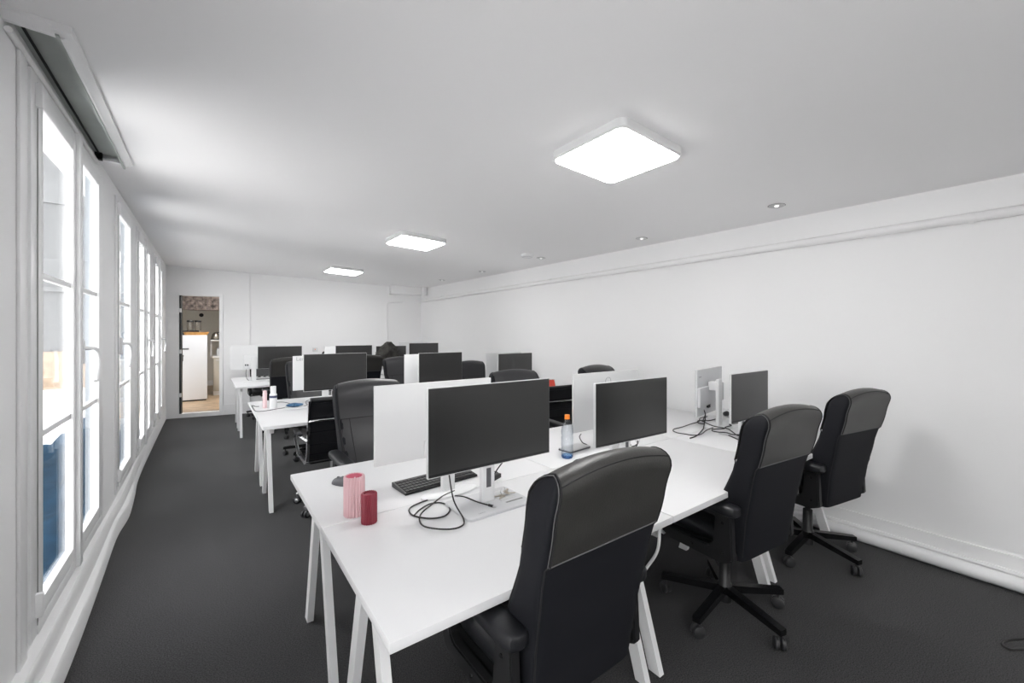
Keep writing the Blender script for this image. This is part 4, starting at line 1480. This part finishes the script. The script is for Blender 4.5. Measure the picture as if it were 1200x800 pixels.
# floor cables
cable('white cable hanging under the desks between the two near chairs', [(1.30, 1.22, 0.30), (1.50, 1.17, 0.38), (1.58, 1.14, 0.46), (1.60, 1.10, 0.55), (1.61, 1.10, 0.66)], 0.007, 'whitecable')
cable('black cable loop on the carpet at the right edge', [(3.35, 0.02, 0.006), (3.20, 0.10, 0.006), (3.10, 0.17, 0.006), (3.06, 0.20, 0.006), (3.08, 0.225, 0.006), (3.15, 0.21, 0.006), (3.24, 0.155, 0.006), (3.4, 0.07, 0.006)], 0.006)

# ------------------------------------------------------------------ kitchen behind the doorway
KF = 0.07
bm = bmesh.new()
add_box(bm, -1.3, 1.3, 9.46, 14.2, KF - 0.2, KF - 0.02)
kfl = struct('floor_kitchen', bm, M['cream'])
for j in range(26):
    off = (j * 0.37) % 0.9
    for i in range(3):
        x0 = -1.25 + off + (i - 1) * 1.1
        x1 = x0 + 1.097
        x0, x1 = max(x0, -1.25), min(x1, 1.3)
        if x1 - x0 < 0.1:
            continue
        box('plank', M['wood'], x0, x1, 9.55 + j * 0.18, 9.55 + j * 0.18 + 0.177, KF - 0.02, KF + random.uniform(-0.001, 0.001), kfl)
bm = bmesh.new()
add_box(bm, -1.3, 1.6, 14.0, 14.2, 0, 2.9)
add_box(bm, -1.3, -1.15, 9.75, 14.0, 0, 2.9)
add_box(bm, 1.3, 1.45, 9.4, 14.0, 0, 2.9)
struct('wall_kitchen', bm, M['kitchenwall'])
bm = bmesh.new()
add_box(bm, -1.3, 1.6, 9.6, 14.2, 2.62, 2.75)
struct('ceiling_kitchen', bm, M['ceil'])
bm = bmesh.new()
add_box(bm, -1.15, 1.3, 13.96, 14.0, KF, KF + 0.14)
struct('baseboard_kitchen', bm, M['trim'])
bm = bmesh.new()
add_box(bm, -1.15, 1.3, 11.8, 12.05, 2.02, 2.62)
struct('trim_9', bm, M['stone'])
# stones along the beam face
beam = bpy.data.objects['trim_9']
for r in range(5):
    x = -0.9
    while x < 0.9:
        wd = random.uniform(0.09, 0.19)
        box('stone', M['stone'], x, x + wd - 0.008, 11.80 - random.uniform(0.008, 0.022), 11.81, 2.03 + r * 0.113, 2.03 + r * 0.113 + 0.105, beam, 0.006)
        x += wd
kl = copy_tree(lt)  # added lamp, out of view, that brightens the kitchen
kl.location = (0.5, 10.6, 2.62)
kl.rotation_euler = (0, 0, 0)
kl['label'] = 'unseen square light added to brighten the kitchen beyond the doorway'

fr = thing('fridge', 'tall white fridge standing in the kitchen doorway view', 'fridge', (-0.28, 11.0, KF))
box('body', M['fridge'], -0.28, 0.28, 0.03, 0.60, 0.03, 1.385, fr, 0.01)
box('door', M['fridge'], -0.28, 0.28, -0.03, 0.026, 0.03, 1.385, fr, 0.012)
box('plinth', M['blackplastic'], -0.26, 0.26, 0.0, 0.55, 0.0, 0.03, fr)
bm = bmesh.new()
add_tube(bm, [(-0.145, -0.03, 1.10), (-0.145, -0.06, 1.10), (-0.03, -0.06, 1.10)], 0.014, 8)
obj('handle', bm, M['darkgrey'], fr)
bm = bmesh.new()
add_tube(bm, [(-0.135, -0.03, 0.955), (-0.135, -0.045, 0.955)], 0.022, 10)
add_box(bm, -0.147, -0.122, -0.05, -0.04, 0.85, 0.95)
obj('lock', bm, M['darkgrey'], fr)
tr = thing('serving_tray', 'black tray on top of the fridge', 'tray', (-0.30, 11.25, KF + 1.385))
box('tray_base', M['blackplastic'], -0.17, 0.16, -0.02, 0.12, 0, 0.10, tr, 0.01)
wbd = thing('wooden_board', 'round edged honey coloured wooden board leaning low on the fridge top', 'board', (-0.19, 11.14, KF + 1.385))
bm = bmesh.new()
add_loft(bm, [[(a, b, 0.0) for a, b in rrect(0.19, 0.07, 0.06)], [(a * 1.15, b * 1.1, 0.05) for a, b in rrect(0.19, 0.07, 0.06)], [(a * 1.15, b * 1.1, 0.065) for a, b in rrect(0.19, 0.07, 0.06)]])
obj('dish', bm, M['woodboard'], wbd)
for i, x in enumerate((-0.295, -0.165)):
    j = thing('storage_jar', ['left glass jar with a black lid above the fridge', 'right glass jar with a black lid above the fridge'][i], 'jar', (x, 11.30, KF + 1.485))
    lathe('jar_body', M['jarglass'], [(0.0, 0.0), (0.05, 0.0), (0.055, 0.01), (0.055, 0.17), (0.05, 0.18)], j, 20)
    lathe('lid', M['blackplastic'], [(0.0, 0.18), (0.062, 0.18), (0.062, 0.20), (0.055, 0.215), (0.0, 0.215)], j, 20)
lm = thing('wall_lamp', 'small round black fitting on the kitchen wall above the jars', 'fitting', (-0.13, 14.0, 1.98))
lathe('disc', M['blackplastic'], [(0.0, 0.04), (0.03, 0.04), (0.05, 0.03), (0.05, 0.0), (0.0, 0.0)], lm, 20, mx=Matrix.Rotation(PI / 2, 4, 'X'))
ku = thing('kitchen_cabinet', 'cream kitchen base cabinet with a counter right of the fridge', 'cabinet', (0.36, 11.7, KF))
box('body', M['cream'], -0.25, 0.6, 0.0, 0.6, 0.10, 0.86, ku)
box('plinth', M['trim'], -0.25, 0.6, 0.04, 0.6, 0.0, 0.10, ku)
box('worktop', M['trim'], -0.27, 0.6, -0.02, 0.6, 0.86, 0.90, ku, 0.004)
box('door', M['cream'], -0.24, 0.2, -0.018, 0.0, 0.12, 0.84, ku, 0.003)
tube('rail_handle', M['alu'], [(-0.2, -0.03, 0.80), (0.15, -0.03, 0.80)], 0.008, ku)
sh = thing('wall_shelf', 'white shelf carrying the kettle in the kitchen', 'shelf', (0.28, 11.95, 1.315))
box('board', M['trim'], -0.22, 0.5, -0.16, 0.16, 0, 0.03, sh, 0.003)
box('bracket', M['trim'], -0.22, -0.20, -0.1, 0.14, -0.9 + 0.52, 0.0, sh)
kt = thing('kettle', 'small steel kettle with a black base on the kitchen shelf', 'kettle', (0.155, 11.92, 1.346))
lathe('kettle_body', M['brasskettle'], [(0.0, 0.02), (0.085, 0.02), (0.08, 0.06), (0.062, 0.13), (0.03, 0.165), (0.0, 0.17)], kt, 22)
lathe('base', M['blackplastic'], [(0.0, 0.0), (0.095, 0.0), (0.095, 0.02), (0.0, 0.02)], kt, 22)
tube('kettle_handle', M['blackplastic'], catmull([(0.03, 0, 0.165), (0.09, 0, 0.16), (0.105, 0, 0.10), (0.085, 0, 0.05)], 5), 0.011, kt, 8)
for i in range(3):
    bt = thing('small_bottle', ['first', 'second', 'third'][i] + ' small bottle from the left on the kitchen counter', 'bottle', (0.20 + i * 0.075, 11.85, KF + 0.90))
    lathe('bottle_body', M['labelclear'] if i != 1 else M['navy'], [(0.0, 0.0), (0.028, 0.0), (0.028, 0.13), (0.012, 0.15), (0.012, 0.165), (0.0, 0.165)], bt, 14)
    lathe('cap', M['navy'] if i != 1 else M['whiteplastic'], [(0.0, 0.164), (0.014, 0.164), (0.014, 0.185), (0.0, 0.185)], bt, 12)
